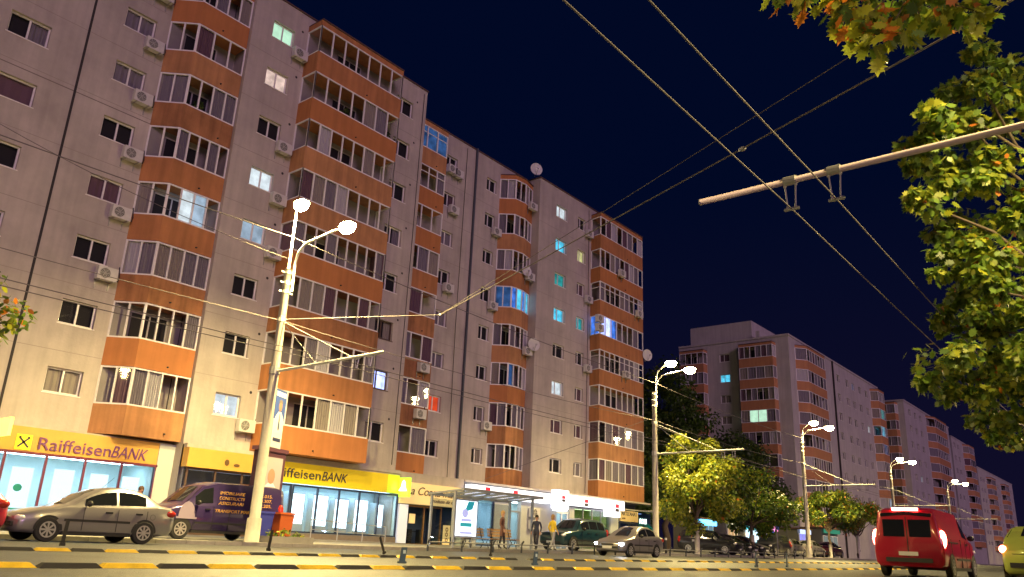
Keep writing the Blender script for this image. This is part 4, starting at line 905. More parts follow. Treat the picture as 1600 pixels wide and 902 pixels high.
# kerb trees
tree('bright yellow-green tree with a whitewashed trunk beside the second lamp pole', (51.2, -7.5, .12 + gz(50)), 2.6, ell(0, 0, 5.1, 3.9, 2.7, 3.4, 50, .78, 3), 300, .24, [3, .5, 7, .12, 3], 11, r=.15, lime=1.5)
tree('second green tree with a whitewashed trunk, right of the bright tree', (60.4, -7.5, .12 + gz(60)), 2.4, ell(.6, 0, 3.9, 4.2, 2.8, 2.4, 46, .8, 4), 300, .24, [4, 4, .6, .08, 2], 12, r=.16, lime=1.5)
tree('small green tree at the third lamp pole above the silver cars', (80, -7.0, .12 + gz(80)), 2.6, ell(0, 0, 4.4, 4.4, 2.6, 1.7, 32, .8, 5), 260, .25, [4, 2, 2, .4, 3], 13, r=.14, lime=1.2)
tree('tree with a whitewashed trunk right of the third lamp, half hidden by the red van', (87, -7.5, .12 + gz(87)), 2.4, ell(0, 0, 4.2, 3.0, 2.6, 1.5, 22, .8, 6), 230, .25, [4, 2, 1, 1.5, 3], 14, r=.14, lime=2.2)
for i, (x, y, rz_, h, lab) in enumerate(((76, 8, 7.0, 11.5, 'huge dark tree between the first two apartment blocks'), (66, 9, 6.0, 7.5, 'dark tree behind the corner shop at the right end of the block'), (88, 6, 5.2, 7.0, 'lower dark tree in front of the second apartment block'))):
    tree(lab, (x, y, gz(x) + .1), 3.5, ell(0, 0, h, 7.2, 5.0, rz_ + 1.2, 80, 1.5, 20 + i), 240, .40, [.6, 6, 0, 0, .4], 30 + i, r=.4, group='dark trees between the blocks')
tree('tree tip reaching in at the left edge in front of the left wing', (5.2, -9.0, .12), 3.2, ell(0.9, 0, 5.9, 1.5, 1.4, 1.5, 16, .5, 8), 120, .22, [2, 2, 1, .8, 3], 15, r=.12)
RT = [(16.49,-30.97,10.39),(16.94,-31.51,10.44),(19.11,-32.14,11.22),(17.36,-32.67,10.1),(17.5,-33.24,10.06),(18.29,-30.64,10.79),(16.69,-31.48,9.79),(19.54,-31.95,10.99),(18.93,-32.66,10.58),(17.46,-33.16,9.51),(18.62,-30.19,10.77),(16.54,-31.11,9.28),(19.53,-31.57,10.62),(17.96,-32.25,9.61),(17.25,-32.79,9.08),(14.84,-30.21,8.24),(16.2,-30.59,8.8),(16.96,-31.2,9.0),(17.76,-31.83,9.24),(17.56,-32.32,8.89),(18.24,-32.91,9.0),(15.07,-29.97,7.96),(18.18,-30.13,9.47),(16.9,-31.01,8.61),(16.07,-31.59,8.01),(20.68,-32.09,9.82),(16.88,-32.71,7.93),(17.83,-29.32,8.84),(17.69,-30.04,8.59),(16.35,-30.92,7.93),(17.59,-31.38,8.36),(16.43,-32.07,7.62),(20.34,-32.5,9.21),(15.15,-29.76,7.3),(16.09,-30.29,7.52),(16.27,-30.77,7.54),(16.21,-31.43,7.32),(20.96,-31.79,9.11),(20.43,-32.41,8.67),(19.59,-33.04,8.06),(15.07,-29.82,6.81),(19.09,-29.85,8.35),(15.94,-30.92,6.84),(17.08,-31.35,7.22),(17.26,-31.9,7.02),(19.67,-32.42,7.78),(19.05,-29.48,7.86),(18.94,-30.23,7.56),(17.02,-31.07,6.86),(20.81,-31.49,7.9),(20.68,-32.1,7.78),(19.94,-32.77,7.34),(16.58,-29.92,6.39),(16.24,-30.62,6.08),(19.35,-30.96,7.01),(17.26,-31.6,6.22),(17.45,-32.26,6.2),(20.27,-32.74,7.02),(16.57,-29.98,5.88),(16.07,-30.59,5.62),(20.15,-30.97,6.96),(19.49,-31.63,6.46),(20.52,-32.27,6.81),(19.23,-29.72,6.23),(16.37,-30.73,5.35),(18.88,-31.05,5.98),(17.78,-31.82,5.55),(20.04,-32.29,6.06),(19.34,-29.3,5.85),(17.81,-30.17,5.4),(17.66,-30.91,5.3),(17.46,-31.45,5.03),(21.64,-31.85,6.11),(22.06,-32.57,6.15),(19.84,-29.45,5.64),(20.14,-30.08,5.57),(17.61,-31.01,4.75),(17.97,-31.64,4.88),(20.29,-32.1,5.33),(16.13,-29.98,4.16),(18.71,-30.23,4.71),(17.31,-31.04,4.33),(19.06,-31.44,4.58),(20.91,-32.05,4.87),(17.16,-29.15,4.06),(20.33,-29.36,4.67),(20.24,-30.0,4.5),(17.72,-30.96,4.03),(20.68,-31.4,4.57),(18.55,-32.02,4.15),(20.18,-29.03,4.25),(18.19,-30.01,3.75),(18.9,-30.61,3.92),(20.61,-31.15,4.16),(17.95,-31.82,3.62),(22.44,-32.25,4.2),(20.99,-29.42,3.72),(19.33,-30.29,3.47),(21.14,-30.83,3.63),(21.11,-31.58,3.76),(21.44,-32.15,3.64),(21.21,-29.68,3.37),(21.6,-30.33,3.32),(18.88,-31.26,2.99),(19.06,-30.17,2.63),(19.61,-30.8,2.69),(20.63,-31.26,2.81),(20.31,-31.96,2.66)]
bx, by = 20.5, -34.6
gx = random.Random(5)
RT += [(gx.uniform(18, 23), gx.uniform(-37.5, -33.2), gx.uniform(5, 11)) for _ in range(40)]
SPR = []
for i, (x, y, z) in enumerate(RT):
    if gx.random() < .14: continue
    d = Vector((x - bx, y - by, (z - 6.5) * .5)); d.normalize(); d += Vector((gx.uniform(-.6, .6), gx.uniform(-.6, .6), gx.uniform(-.7, .35)))
    for j in range(4):
        q = Vector((x - bx, y - by, z - .12)) + d * (.17 * (j - 1.6)) + Vector((gx.uniform(-.12, .12), gx.uniform(-.12, .12), gx.uniform(-.15, .1)))
        SPR.append((q.x, q.y, q.z, [.34, .30, .25, .17][j] * gx.uniform(.8, 1.25)))
tree('large leafy oak filling the right edge, lit yellow-green', (bx, by, .12), 4.2, SPR, 46, .185, [5, 2.6, 1.8, .08, 4], 21, r=.22, shape=OAK, name='oak_tree', maxlimb=70)
TB = [(4.84, -30.99, 4.19), (5.09, -31.18, 4.27), (5.08, -31.25, 4.11), (5.11, -31.36, 3.94), (5.14, -31.48, 3.76), (5.3, -31.51, 4.1), (5.34, -31.68, 4.0), (5.57, -31.76, 4.26), (5.6, -31.88, 4.12), (5.59, -31.99, 4.04), (5.66, -31.84, 4.53), (5.37, -31.47, 4.51), (5.12, -31.19, 4.54), (5.9, -32.12, 4.51)]
tx, ty = 4.0, -36.2
ot = tree('oak bough with orange and green leaves hanging in at the top right corner', (tx, ty, .12), 3.6, [(gx.uniform(-1.5, 2), gx.uniform(-1.5, 1.5), gx.uniform(5.2, 7.5), .5) for _ in range(16)], 70, .17, [4, 2, 2, 2, 3], 22, r=.17, shape=OAK, name='oak_tree', maxlimb=10)
lb = MB(); Aq = Vector((0, 0, 3.5)); Bq = Vector((5.75 - tx, -32.3 - ty, 4.75)); limb(lb, Aq, Bq, .07, .035, 3, 6)
Cq = Vector((4.9 - tx, -31.0 - ty, 4.45)); limb(lb, Bq, Cq, .035, .008, 4, 5)
for i, c in enumerate(TB):
    q = Vector((c[0] - tx, c[1] - ty, c[2])); limb(lb, Bq.lerp(Cq, min(1, i / 10)), q, .012, .004, 40 + i, 4)
build('bough', lb, BARK, ot, smooth=True)
cl = [(x - tx, y - ty, z - .02, .17) for x, y, z in TB]
obj('foliage', leaves(cl[:4], 32, .13, OAK, [1.6, .6, 2.6, 4, 1.4], 51), ot); obj('foliage', leaves(cl[4:], 42, .13, OAK, [5, 1.2, 3, .5, 4], 52), ot)
shr = thing('shrub', 'small shrubs growing in the low stone planter', 'shrub', (18.2, -7.7, .34)); obj('foliage', leaves([(-.6, 0, .05, .2), (-.1, 0, .08, .22), (.5, 0, .04, .2)], 70, .12, SIMPLE, [3, 2, 1, 0, 2], 61), shr)
build('stem', MB().tube([(-.6, 0, -.12), (-.6, 0, .1)], .02, 5).tube([(-.1, 0, -.12), (-.1, 0, .1)], .02, 5).tube([(.5, 0, -.12), (.5, 0, .1)], .02, 5), BARK, shr)

# ---------------------------------------------------------------- cars
CARG = glass('car_glass', (.35, .4, .42), .12, .5)
RIM = mat('rim_alloy', (.55, .55, .56), .3, .6); TYRE = mat('tyre', (.02, .02, .02), .8)
def paint(name, c, metal=.3): return mat('paint_' + name, c, .28, metal, coat=.6)
SPEC = {
 'sedan': dict(L=4.2, st=[(0, .30, .58, .60, .58, .58), (.12, .22, .64, .67, .74, .7), (.5, .2, .76, .79, .81, .76), (1.2, .2, .88, .91, .84, .78), (1.75, .2, .91, 1.24, .84, .64), (2.1, .2, .92, 1.39, .84, .60), (2.55, .2, .93, 1.45, .84, .59), (3.0, .2, .95, 1.42, .84, .59), (3.35, .2, .97, 1.30, .83, .60), (3.75, .22, .99, 1.05, .81, .72), (4.08, .26, .95, 1.0, .77, .7), (4.2, .34, .84, .87, .68, .66)], ws=(1.25, 2.08), rw=(3.1, 3.68), sw=[(1.62, 2.45), (2.52, 3.28)], wh=(.78, 3.28), R=.30),
 'suv': dict(L=4.5, st=[(0, .36, .72, .75, .66, .64), (.1, .30, .86, .9, .82, .78), (.9, .28, 1.0, 1.04, .9, .84), (1.3, .28, 1.05, 1.1, .9, .82), (1.9, .28, 1.08, 1.62, .9, .68), (2.6, .28, 1.1, 1.72, .9, .67), (3.7, .28, 1.1, 1.70, .9, .67), (4.2, .3, 1.1, 1.62, .88, .66), (4.42, .34, 1.06, 1.25, .86, .76), (4.5, .42, .95, 1.0, .8, .74)], ws=(1.35, 1.88), rw=(4.22, 4.42), sw=[(1.75, 2.5), (2.58, 3.35), (3.42, 4.08)], wh=(.85, 3.6), R=.36),
 'hatch': dict(L=3.9, st=[(0, .3, .6, .63, .6, .6), (.12, .22, .68, .71, .76, .72), (.8, .2, .88, .91, .83, .77), (1.1, .2, .93, .97, .84, .76), (1.75, .2, .95, 1.38, .84, .62), (2.3, .2, .96, 1.47, .84, .6), (3.2, .2, .98, 1.42, .83, .6), (3.6, .24, .98, 1.18, .81, .66), (3.82, .28, .95, 1.0, .78, .7), (3.9, .36, .82, .86, .7, .66)], ws=(1.15, 1.74), rw=(3.25, 3.62), sw=[(1.6, 2.3), (2.38, 3.15)], wh=(.72, 3.15), R=.30),
 'van': dict(L=4.9, st=[(0, .34, .74, .78, .68, .64), (.12, .26, .88, .92, .86, .8), (.6, .24, 1.02, 1.06, .93, .86), (.95, .24, 1.1, 1.16, .95, .84), (1.6, .24, 1.12, 1.78, .95, .74), (2.1, .24, 1.14, 1.93, .95, .76), (3.4, .24, 1.14, 1.95, .95, .77), (4.5, .26, 1.14, 1.94, .95, .77), (4.84, .3, 1.12, 1.86, .93, .76), (4.9, .4, 1.0, 1.7, .9, .74)], ws=(1.0, 1.6), rw=(4.86, 4.9), sw=[(1.3, 1.95)], wh=(.85, 4.0), R=.33),
}
def car(kind, label, x, y, rz, pm, z=0.0, lights=None, group='vehicles', sw=None, cat='car', name='parked_car', rearglass=True, plate=True):
    S = SPEC[kind]; st = S['st']; L = S['L']
    t = thing(name, label, cat, (x, y, z), rz, group)
    xs_ = [s[0] for s in st]; arr = np.array(st)
    def prm(xx): return [float(np.interp(xx, arr[:, 0], arr[:, i])) for i in range(1, 6)]
    def sec(xx):
        bot, belt, top, hw, rw = prm(xx); k = min(1, max(0, (top - belt) / .42)); w6 = hw * .93 * (1 - k) + rw * k
        return [(0, bot), (hw * .86, bot), (hw * .97, bot + .09), (hw, bot + .45 * (belt - bot)), (hw * .985, belt - .04), (hw * .945, belt), (w6, max(belt + .005, top - .05)), (w6 * .82, top), (0, top + .02)]
    fx = []
    for a, b in zip(xs_[:-1], xs_[1:]): fx += [a, a + (b - a) / 3, a + 2 * (b - a) / 3]
    fx.append(xs_[-1]); X0 = L / 2
    mb = MB(); n = 9; v = []; ring = 2 * n - 2
    for xx in fx:
        s = sec(xx); v += [(xx - X0, -q[0], q[1]) for q in s] + [(xx - X0, q[0], q[1]) for q in s[-2:0:-1]]
    f = []
    for i in range(len(fx) - 1):
        for j in range(ring): f.append((i * ring + j, (i + 1) * ring + j, (i + 1) * ring + (j + 1) % ring, i * ring + (j + 1) % ring))
    f += [tuple(range(ring)), tuple(range((len(fx) - 1) * ring, len(fx) * ring))[::-1]]
    mb.add(v, f); bd = build('body', mb, pm, t, smooth=True)
    md = bd.modifiers.new('edges', 'EDGE_SPLIT'); md.split_angle = math.radians(50)
    # side windows
    for (a, b) in (sw if sw is not None else S['sw']):
        for sg in (-1, 1):
            g = MB(); k = 6; vv = []
            for i in range(k + 1):
                xx = a + (b - a) * i / k; s = sec(xx); p5, p6 = s[5], s[6]
                for q in (.12, .5, .86): vv.append((xx - X0, sg * (p5[0] + (p6[0] - p5[0]) * q + .008), p5[1] + (p6[1] - p5[1]) * q + .003))
            g.add(vv, [(i * 3 + j, (i + 1) * 3 + j, (i + 1) * 3 + j + 1, i * 3 + j + 1) for i in range(k) for j in range(2)])
            build('side_window', g, CARWIN, t, smooth=True)
    for nm, (a, b), sl in (('windscreen', S['ws'], -1), ('rear_window', S['rw'], 1)):
        if nm == 'rear_window' and not rearglass: continue
        g = MB(); vv = []; k = 6
        for i in range(k + 1):
            xx = a + (b - a) * (.04 + .9 * i / k); s = sec(xx); w = s[6][0]
            for q in (-.92, -.55, 0, .55, .92):
                zz = s[6][1] + (s[8][1] - s[6][1]) * (1 - abs(q)) ; vv.append((xx - X0 + sl * .014, q * w, zz + .014))
        g.add(vv, [(i * 5 + j, (i + 1) * 5 + j, (i + 1) * 5 + j + 1, i * 5 + j + 1) for i in range(k) for j in range(4)])
        build(nm, g, CARWIN, t, smooth=True)
    R_ = S['R']
    for xx in S['wh']:
        hw = prm(xx)[3]
        for sg in (-1, 1):
            ar = MB(); nn = 16; zc = R_; bz = prm(xx)[0]
            ar.add([(xx - X0, sg * (hw + .004), bz + .02)] + [(xx - X0 + 1.17 * R_ * math.cos(a_ * PI / nn), sg * (hw + .006), max(bz + .02, zc + 1.17 * R_ * math.sin(a_ * PI / nn))) for a_ in range(nn + 1)], [(0, i, i + 1) for i in range(1, nn + 1)])
            build('wheel_arch', ar, BLACK, t)
            w = MB(); y0_, y1_ = sg * (hw - .17), sg * (hw + .015)
            w.tube([(xx - X0, y0_, zc), (xx - X0, y0_ + sg * .02, zc), (xx - X0, y1_ - sg * .02, zc), (xx - X0, y1_, zc)], [R_ * .9, R_, R_, R_ * .93], 22)
            wo = build('wheel', w, TYRE, t, smooth=False)
            ri = MB(); ri.mat(1).disc((xx - X0, y1_ + sg * .002, zc), R_ * .64, n=22); ri.mat(0).disc((xx - X0, y1_ + sg * .006, zc), R_ * .66, n=22, r0=R_ * .55); ri.disc((xx - X0, y1_ + sg * .01, zc), R_ * .16, n=12)
            for a_ in range(8):
                c_, s_ = math.cos(a_ * PI / 4), math.sin(a_ * PI / 4); d = R_ * .06
                ri.quad(*[(xx - X0 + c_ * q - s_ * e, y1_ + sg * .008, zc + s_ * q + c_ * e) for q, e in ((R_ * .12, -d), (R_ * .57, -d * 1.5), (R_ * .57, d * 1.5), (R_ * .12, d))])
            build('rim', ri, [RIM, BLACK], wo)
    lm = lights or {}
    bot, belt, top, hw, rw = prm(.12); z1 = belt - .08
    for sg in (-1, 1):
        hl = MB(); hl.ball((.16 - X0, sg * (hw - .12), z1), .14, .18, .085, 10, 6)
        build('headlight', hl, lm.get('head', mat('lamp_clear', (.7, .7, .72), .1)), t, smooth=True)
    bot, belt, top, hw, rw = prm(L - .1); z2 = (belt - .12) if kind != 'van' else 1.05
    for sg in (-1, 1):
        tl = MB(); tl.ball((L - .17 - X0, sg * (hw - .05), z2 + .02), .19 if kind not in ('van', 'suv') else .12, .12, .105 if kind not in ('van', 'suv') else .26, 12, 6)
        build('tail_light', tl, lm.get('tail', mat('lamp_red', (.35, .02, .015), .2)), t, smooth=True)
    if 'high' in lm: build('brake_light', MB().box(L - X0 - .06, L - X0 + .0, -.35, .35, 1.86, 1.93), lm['high'], t)
    build('bumper', MB().box(-.03 - X0, .12 - X0, -.62, .62, .36, .46), BLACK, t); build('bumper', MB().box(L - .12 - X0, L + .03 - X0, -.62, .62, .42, .54), BLACK, t)
    hwm = prm(L * .5)[3]
    for sg in (-1, 1): build('side_trim', MB().box(L * .27 - X0, L * .68 - X0, sg * hwm - .012, sg * hwm + .012, .52, .58), BLACK, t)
    beltm = prm(L * .5)[1]
    for sg in (-1, 1):
        for xx in [q[0] - .02 for q in S['sw']] + [S['sw'][-1][1] + .03]:
            if kind == 'van' and xx > 2.6: continue
            build('door_seam', MB().box(xx - X0 - .006, xx - X0 + .006, sg * (hwm + .001) - .004, sg * (hwm + .001) + .004, .3, beltm - .05), BLACK, t)
        for xx in [q[1] - .2 for q in S['sw'][:2]]: build('door_handle', MB().box(xx - X0 - .09, xx - X0 + .09, sg * (hwm) - .025, sg * (hwm) + .025, beltm - .16, beltm - .12), BLACK, t)
    for sg in (-1, 1): build('mirror', MB().ball((S['sw'][0][0] - X0 + .05, sg * (hwm + .07), beltm + .06), .07, .11, .08, 10, 6), BLACK, t, smooth=True)
    build('grille', MB().box(-.012 - X0, .02 - X0, -.34, .34, .5, .58), BLACK, t)
    build('antenna', MB().tube([(L * .55 - X0, 0, prm(L * .55)[2] + .01), (L * .62 - X0, 0, prm(L * .55)[2] + .32)], .006, 5), BLACK, t)
    build('sill', MB().box(S['wh'][0] + R_ * 1.2 - X0, S['wh'][1] - R_ * 1.2 - X0, -hwm * .975, hwm * .975, prm(L * .5)[0] - .02, prm(L * .5)[0] + .07), BLACK, t)
    if kind == 'van':
        for sg in (-1, 1): build('rear_window', MB().box(L - X0 + .002, L - X0 + .012, min(sg * .06, sg * .64), max(sg * .06, sg * .64), 1.12, 1.6), CARWIN, t)
        build('door_seam', MB().box(L - X0 + .001, L - X0 + .008, -.012, .012, .56, 1.68), BLACK, t)
        for q in (2.6, 3.9): build('panel_seam', MB().box(q - X0 - .008, q - X0 + .008, -hwm - .004, hwm + .004, .32, 1.12), BLACK, t)
        build('sliding_rail', MB().box(3.0 - X0, 4.6 - X0, -hwm - .008, hwm + .008, 1.0, 1.03), BLACK, t)
    else:
        build('boot_seam', MB().box(L - X0 - .03, L - X0 + .006, -.55, .55, .74, .752), BLACK, t)
        build('fuel_cap', MB().disc((L * .83 - X0, -prm(L * .83)[3] - .003, .72), .075, n=14, r0=.068), BLACK, t)
    if plate: build('number_plate', MB().box(L + .031 - X0, L + .036 - X0, -.26, .26, .6, .71), mat('plate_white', (.6, .6, .6), .5), t); build('number_plate', MB().box(-.036 - X0, -.031 - X0, -.26, .26, .36, .47), MATS['plate_white'], t)
    return t
CARWIN = mat('car_window', (.012, .014, .016), .06, spec=.9)
HEADW = glow('headlight_on', (.85, .9, 1.0), 120.0); TAILR = glow('tail_on', (1.0, .10, .06), 45.0)
SILV = paint('silver', (.30, .285, .30), .55)
car('sedan', 'silver sedan parked beside the kerb in front of the left bank', 10.4, -9.45, 0, SILV)
t = car('van', 'dark purple van with yellow lettering parked behind the silver sedan', 16.2, -5.9, 0, paint('purple', (.035, .02, .09), .2), z=.12, cat='van', name='parked_van', plate=True, group=None)
VY = mat('van_lettering', (.8, .45, .08), .5)
for i, (a, b) in enumerate((('IMOBILIARE', '-0723.015.'), ('CONSTRUCTII', '-0720.307.'), ('ASIGURARI', '-0767.205.'))):
    text(a, .15, VY, t, (-.35, -.965, 1.52 - .17 * i), ext=.003, shear=.2, width=1.0); text(b, .15, VY, t, (.95, -.965, 1.52 - .17 * i), ext=.003, width=.85)
text('TRANSPORT MARFA  -021.7', .15, VY, t, (-.45, -.972, .92), ext=.003, shear=.15, width=2.1)
build('door_emblem', MB().add([(-1.45 + .30 * math.cos(a * PI / 8), -.968, .72 + .5 * math.sin(a * PI / 8)) for a in range(9)], [tuple(range(9))]).box(-1.82, -1.08, -.969, -.967, .66, .72), mat('emblem_white_flat', (.33, .27, .36), .6), t)
car('hatch', 'red hatchback cut off by the left edge, parked in front of the silver sedan', 6.15, -9.5, 0, paint('red', (.42, .02, .05), .1))
car('suv', 'dark teal estate car parked at the kerb behind the silver car', 38.6, -6.2, 0, paint('teal', (.012, .045, .06), .2), z=.12 + gz(38))
car('sedan', 'silver car driving left with bright white headlights', 36.0, -11.3, 0, SILV, z=gz(36), lights={'head': HEADW}, name='moving_car')
bk = paint('black', (.014, .014, .02), .2)
car('suv', 'black off-roader parked nose out, left of the bright tree trunk gap', 57.2, -5.6, PI / 2 + .1, bk, z=.12 + gz(57)); car('hatch', 'black small car parked nose out, second from the bright tree', 60.4, -5.8, PI / 2, bk, z=.12 + gz(60))
car('hatch', 'black car parked under the second tree, third from the bright tree', 63.6, -5.4, PI / 2, bk, z=.12 + gz(63)); car('suv', 'black estate car parked along the kerb left of the silver cars', 68.0, -6.0, 0, bk, z=.12 + gz(68))
car('hatch', 'silver hatchback parked left of the third lamp pole', 72.0, -6.1, PI, SILV, z=.12 + gz(72)); car('sedan', 'silver saloon parked right of the third lamp pole', 77.0, -6.1, PI, SILV, z=.12 + gz(77))
car('sedan', 'dark red car parked farthest along the kerb', 84, -5.6, PI, paint('dark_red', (.10, .01, .03), .2), z=.12 + gz(84))
car('van', 'red van driving away to the right with glowing tail lights', 28.5, -26.4, PI, paint('van_red', (.38, .008, .03), .1), z=gz(27), lights={'tail': TAILR, 'high': glow('brake_on', (1, .12, .08), 45)}, cat='van', name='moving_van', group=None)
car('hatch', 'yellow-green car at the right edge with its rear light on', 26.0, -29.8, PI, paint('lime', (.42, .50, .10), .1), z=gz(24), lights={'tail': TAILR}, name='moving_car')

# ---------------------------------------------------------------- people
def person(label, x, y, rz, coat, legs_m, hair, h=1.72, stride=.28, z=.12, long_coat=False):
    s = h / 1.75
    V = {'pel': (0, 0, .93, .125), 'bel': (0, 0, 1.08, .125), 'che': (0, .01, 1.30, .15), 'nk0': (0, .01, 1.46, .07), 'nk': (0, .0, 1.53, .052), 'hd': (0, -.02, 1.63, .088), 'hd2': (0, -.01, 1.71, .075),
         'shl': (.18, 0, 1.42, .068), 'ell': (.25, .08, 1.14, .05), 'wrl': (.24, -.06, .92, .036), 'hal': (.235, -.1, .83, .034), 'shr': (-.18, 0, 1.42, .068), 'elr': (-.25, .04, 1.13, .05), 'wrr': (-.23, -.14, .93, .036), 'har': (-.225, -.18, .85, .034),
         'hl': (.10, 0, .88, .10), 'kl': (.10, -stride * .55, .50, .066), 'al': (.10, -stride * .7, .10, .043), 'tl': (.10, -stride * .7 - .16, .035, .036), 'hr': (-.10, 0, .88, .10), 'kr': (-.10, stride * .25, .49, .066), 'ar': (-.10, stride * .95, .13, .043), 'tr': (-.10, stride * .95 - .14, .04, .036)}
    E_ = [('pel', 'bel'), ('bel', 'che'), ('che', 'nk0'), ('nk0', 'nk'), ('nk', 'hd'), ('hd', 'hd2'), ('che', 'shl'), ('shl', 'ell'), ('ell', 'wrl'), ('wrl', 'hal'), ('che', 'shr'), ('shr', 'elr'), ('elr', 'wrr'), ('wrr', 'har'), ('pel', 'hl'), ('hl', 'kl'), ('kl', 'al'), ('al', 'tl'), ('pel', 'hr'), ('hr', 'kr'), ('kr', 'ar'), ('ar', 'tr')]
    for sd, sg in (('l', 1), ('r', -1)):
        wx, wy, wz_ = V['ha' + sd][:3]
        for i, (dx, dy, ln) in enumerate(((-.02, -.028, .07), (-.007, -.012, .082), (.004, .006, .085), (.012, .022, .075), (-.03, -.035, .045))):
            V[f'f{sd}{i}'] = (wx + sg * dx, wy + dy - .01, wz_ - ln, .011); E_.append(('ha' + sd, f'f{sd}{i}'))
    ks = list(V); me = bpy.data.meshes.new('body'); me.from_pydata([V[k][:3] for k in ks], [(ks.index(a), ks.index(b)) for a, b in E_], [])
    o = bpy.data.objects.new('tmp', me); COL.objects.link(o)
    o.modifiers.new('skin', 'SKIN'); o.modifiers.new('sub', 'SUBSURF').levels = 1
    for i, k in enumerate(ks):
        sv = me.skin_vertices[0].data[i]; sv.radius = (V[k][3], V[k][3] * (.72 if k in ('pel', 'bel', 'che') else 1)); sv.use_root = (k == 'pel')
    dg = bpy.context.evaluated_depsgraph_get(); me2 = bpy.data.meshes.new_from_object(o.evaluated_get(dg)); bpy.data.objects.remove(o)
    for m in (coat, legs_m, SKIN, BLACK): me2.materials.append(m)
    low = .62 if long_coat else .92
    for p in me2.polygons:
        c = p.center; p.use_smooth = True
        if c.z > 1.49: i = 2
        elif abs(c.x) > .17 and c.z < .93: i = 2
        elif c.z > low or abs(c.x) > .19: i = 0
        elif c.z < .09: i = 3
        else: i = 1
        p.material_index = i
    t = thing('person', label, 'person', (x, y, z + gz(x)), rz, 'people on the sidewalk'); 
    b = obj('body', me2, t); b.scale = (s, s, s)
    hb = MB(); hb.ball((0, .012, 1.69), .098, .108, .115, 12, 8, -.25, 1); hb.ball((0, .05, 1.63), .085, .065, .12, 10, 6)
    q = build('hair', hb, hair, t, smooth=True); q.scale = (s, s, s)
    fc = MB(); fc.mat(0).add([(-.013, -.105, 1.62), (.013, -.105, 1.62), (0, -.128, 1.615), (0, -.1, 1.66)], [(0, 1, 2), (0, 2, 3), (2, 1, 3)]); fc.mat(1)
    for sx in (-.034, .034): fc.ball((sx, -.1, 1.652), .012, .008, .008, 8, 4)
    fc.box(-.025, .025, -.106, -.098, 1.575, 1.582); fc.mat(0)
    for sx in (-.09, .09): fc.ball((sx, -.01, 1.635), .014, .024, .033, 8, 5)
    q = build('face', fc, [SKIN, INK], t); q.scale = (s, s, s)
    return t
HB, HG, HD = mat('hair_brown', (.08, .04, .02), .8), mat('hair_fair', (.35, .22, .10), .8), mat('hair_dark', (.02, .015, .012), .8)
person('person in a dark brown coat standing in front of the shelter bench', 30.5, -7.6, math.radians(20), mat('coat_brown', (.12, .05, .04), .8), mat('trousers_black', (.02, .02, .03), .8), HG, z=.12, stride=.12, long_coat=True)
person('person in a yellow jacket and grey trousers walking past the white bank', 34.3, -7.8, math.radians(75), mat('jacket_yellow', (.7, .5, .04), .7), mat('trousers_grey', (.28, .28, .30), .8), HG, h=1.72)
person('person in dark blue clothes beside the person in the yellow jacket', 33.45, -7.4, math.radians(-70), mat('jacket_navy', (.02, .025, .06), .8), mat('trousers_navy', (.02, .02, .04), .8), HD, h=1.66)
person('person with reddish top walking behind the silver sedan by the bank', 15.0, -3.0, math.radians(-80), mat('top_rust', (.35, .09, .06), .8), mat('trousers_blue', (.05, .06, .12), .8), HB)

# ---------------------------------------------------------------- kiosks and lit shopfronts under the far trees
def kiosk(x, y, w, sign, win, label, h=2.7):
    t = thing('kiosk', label, 'kiosk', (x, y, .12 + gz(x)), 0, 'kiosks under the trees')
    build('cabin', MB().box(0, w, 0, 2.2, 0, h), mat('kiosk_grey', (.12, .12, .14), .6), t)
    build('roof', MB().box(-.2, w + .2, -.5, 2.3, h + .002, h + .14), ROOF, t)
    fr = build('window', frame_mb(w - .5, 1.4, [.33, .66]), PVC, t, (.25, -.08, .9))
    build('pane', MB().box(.06, w - .56, .02, .03, .06, 1.34), win, fr)
    sg_ = build('lit_sign', MB().box(.1, w - .1, -.35, -.22, h - .45, h - .02), sign, t)
    build('counter', MB().box(.2, w - .2, -.3, -.085, .82, .88), METAL, t)
kiosk(63.5, -1.5, 3.2, glow('sign_cyan', (.1, .55, 1.0), 6), glow('win_dim', (.35, .5, .55), .5), 'small kiosk with a cyan neon sign left under the second tree')
kiosk(70.3, -1.0, 2.6, glow('sign_cream_lit', (.8, .75, .45), 1.2), glow('win_warm', (.9, .55, .25), .7), 'small kiosk with a cream sign and warm window')
kiosk(74.2, -1.0, 3.6, glow('sign_turq', (.1, .8, .9), 3), glow('win_ice', (.6, .85, 1.0), 1.8), 'brightest kiosk with an icy white window and turquoise sign')
kiosk(79.2, -1.0, 2.8, glow('sign_pink', (1.0, .3, .6), 2.0), glow('win_blue', (.05, .15, .7), 1.5), 'kiosk with a blue window and pink sign')
kiosk(87, -1.5, 3.2, glow('sign_white2', (.6, .7, 1.0), 1.5), glow('win_violet', (.3, .3, .9), 1.2), 'kiosk with a violet window right of the third lamp pole')
kiosk(93, -2.0, 5.5, glow('sign_green', (.1, .5, .3), .5), glow('win_grey', (.5, .55, .5), .4), 'wide kiosk with a dim green sign behind the silver saloon', 3.0)
t = thing('globe_lamp', 'small round unlit park lamp beside the second block', 'lamp', (74.5, -5.0, .12 + gz(74)))
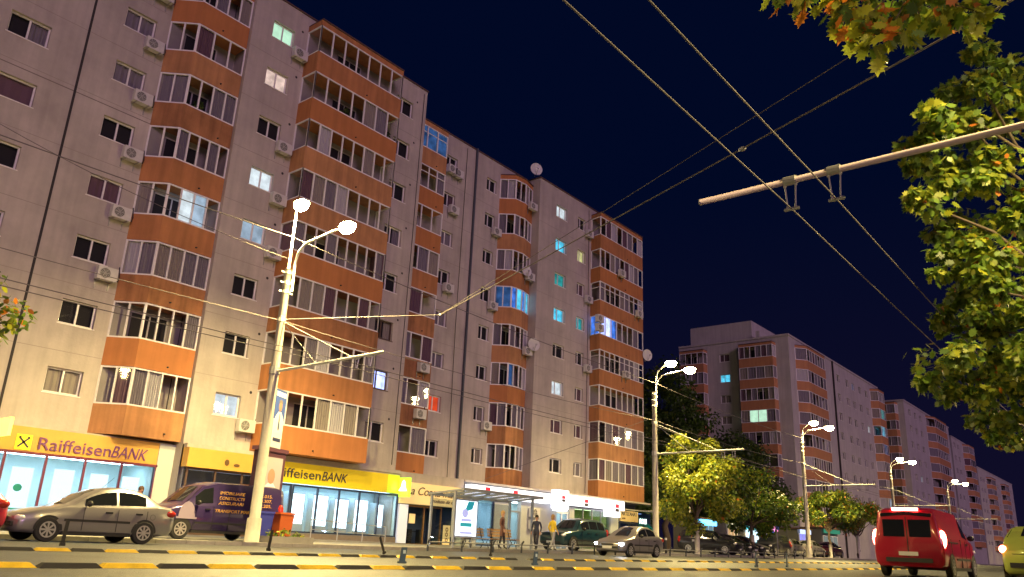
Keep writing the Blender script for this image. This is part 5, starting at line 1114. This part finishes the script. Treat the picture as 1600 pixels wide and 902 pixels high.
build('post', MB().tube([(0, 0, 0), (0, 0, 4.1)], .05, 8), BLACK, t); build('globe', MB().ball((0, 0, 4.3), .22, .22, .25, 12, 8), mat('globe_white', (.6, .58, .5), .4), t, smooth=True)
t = thing('wall_lamp', 'bright round lamp on a thin arm in front of the lowest right balcony', 'lamp', (56.4, -4.0, 5.1 + gz(50)))
build('arm', MB().tube([(-2.0, 0, .15), (.0, 0, .0), (.9, 0, -.05)], .03, 6), POLEP, t); build('lamp_bowl', MB().ball((-2.1, 0, .32), .26, .26, .22, 12, 8), LAMPE, t, smooth=True)
build('post', MB().tube([(.9, 0, -5.2), (.9, 0, .1)], .06, 8), POLEM, t)
lamp_light('lamp_light', t, (-2.1, -.4, -.05), 500, (1, .78, .45), .2)
t = thing('traffic_sign', 'thin signpost with a small blue plate in front of the black cars', 'traffic sign', (64.2, -8.0, .12 + gz(64)))
build('post', MB().tube([(0, 0, 0), (0, 0, 2.6)], .035, 8), METAL, t); build('plate', MB().box(-.3, .3, -.06, -.04, 2.0, 2.6), mat('plate_blue', (.03, .1, .4), .4), t)


# ---------------------------------------------------------------- plants kept behind the balcony glass
def pot(x, y, z, r, label, seed):
    t = thing('potted_plant', label, 'plant', (x, y, z), 0, 'plants behind the balcony glass')
    build('pot', MB().tube([(0, 0, 0), (0, 0, .22)], [.10, .14], 10), mat('terracotta', (.25, .10, .05), .8), t)
    obj('foliage', leaves([(0, 0, .42, r), (.1, .03, .55, r * .7)], 60, .16, SIMPLE, [2, 4, 0, 0, 1], seed), t)
    build('stem', MB().tube([(0, 0, .2), (.02, 0, .5)], .015, 5), BARK, t)
pot(23.7, -.75, PZ + ST * 6, .24, 'dark leafy plant behind the seventh-floor glazing of the widest balcony', 81)
pot(26.7, -.72, PZ + ST * 6, .26, 'larger plant at the right end of the seventh-floor widest balcony', 82)
pot(16.2, .62, PZ + ST * 5, .25, 'bushy plant behind the sixth-floor glazing of the left rounded bay', 83)
pot(17.1, .62, PZ + ST * 5, .18, 'small plant right of the bushy one in the left rounded bay', 84)
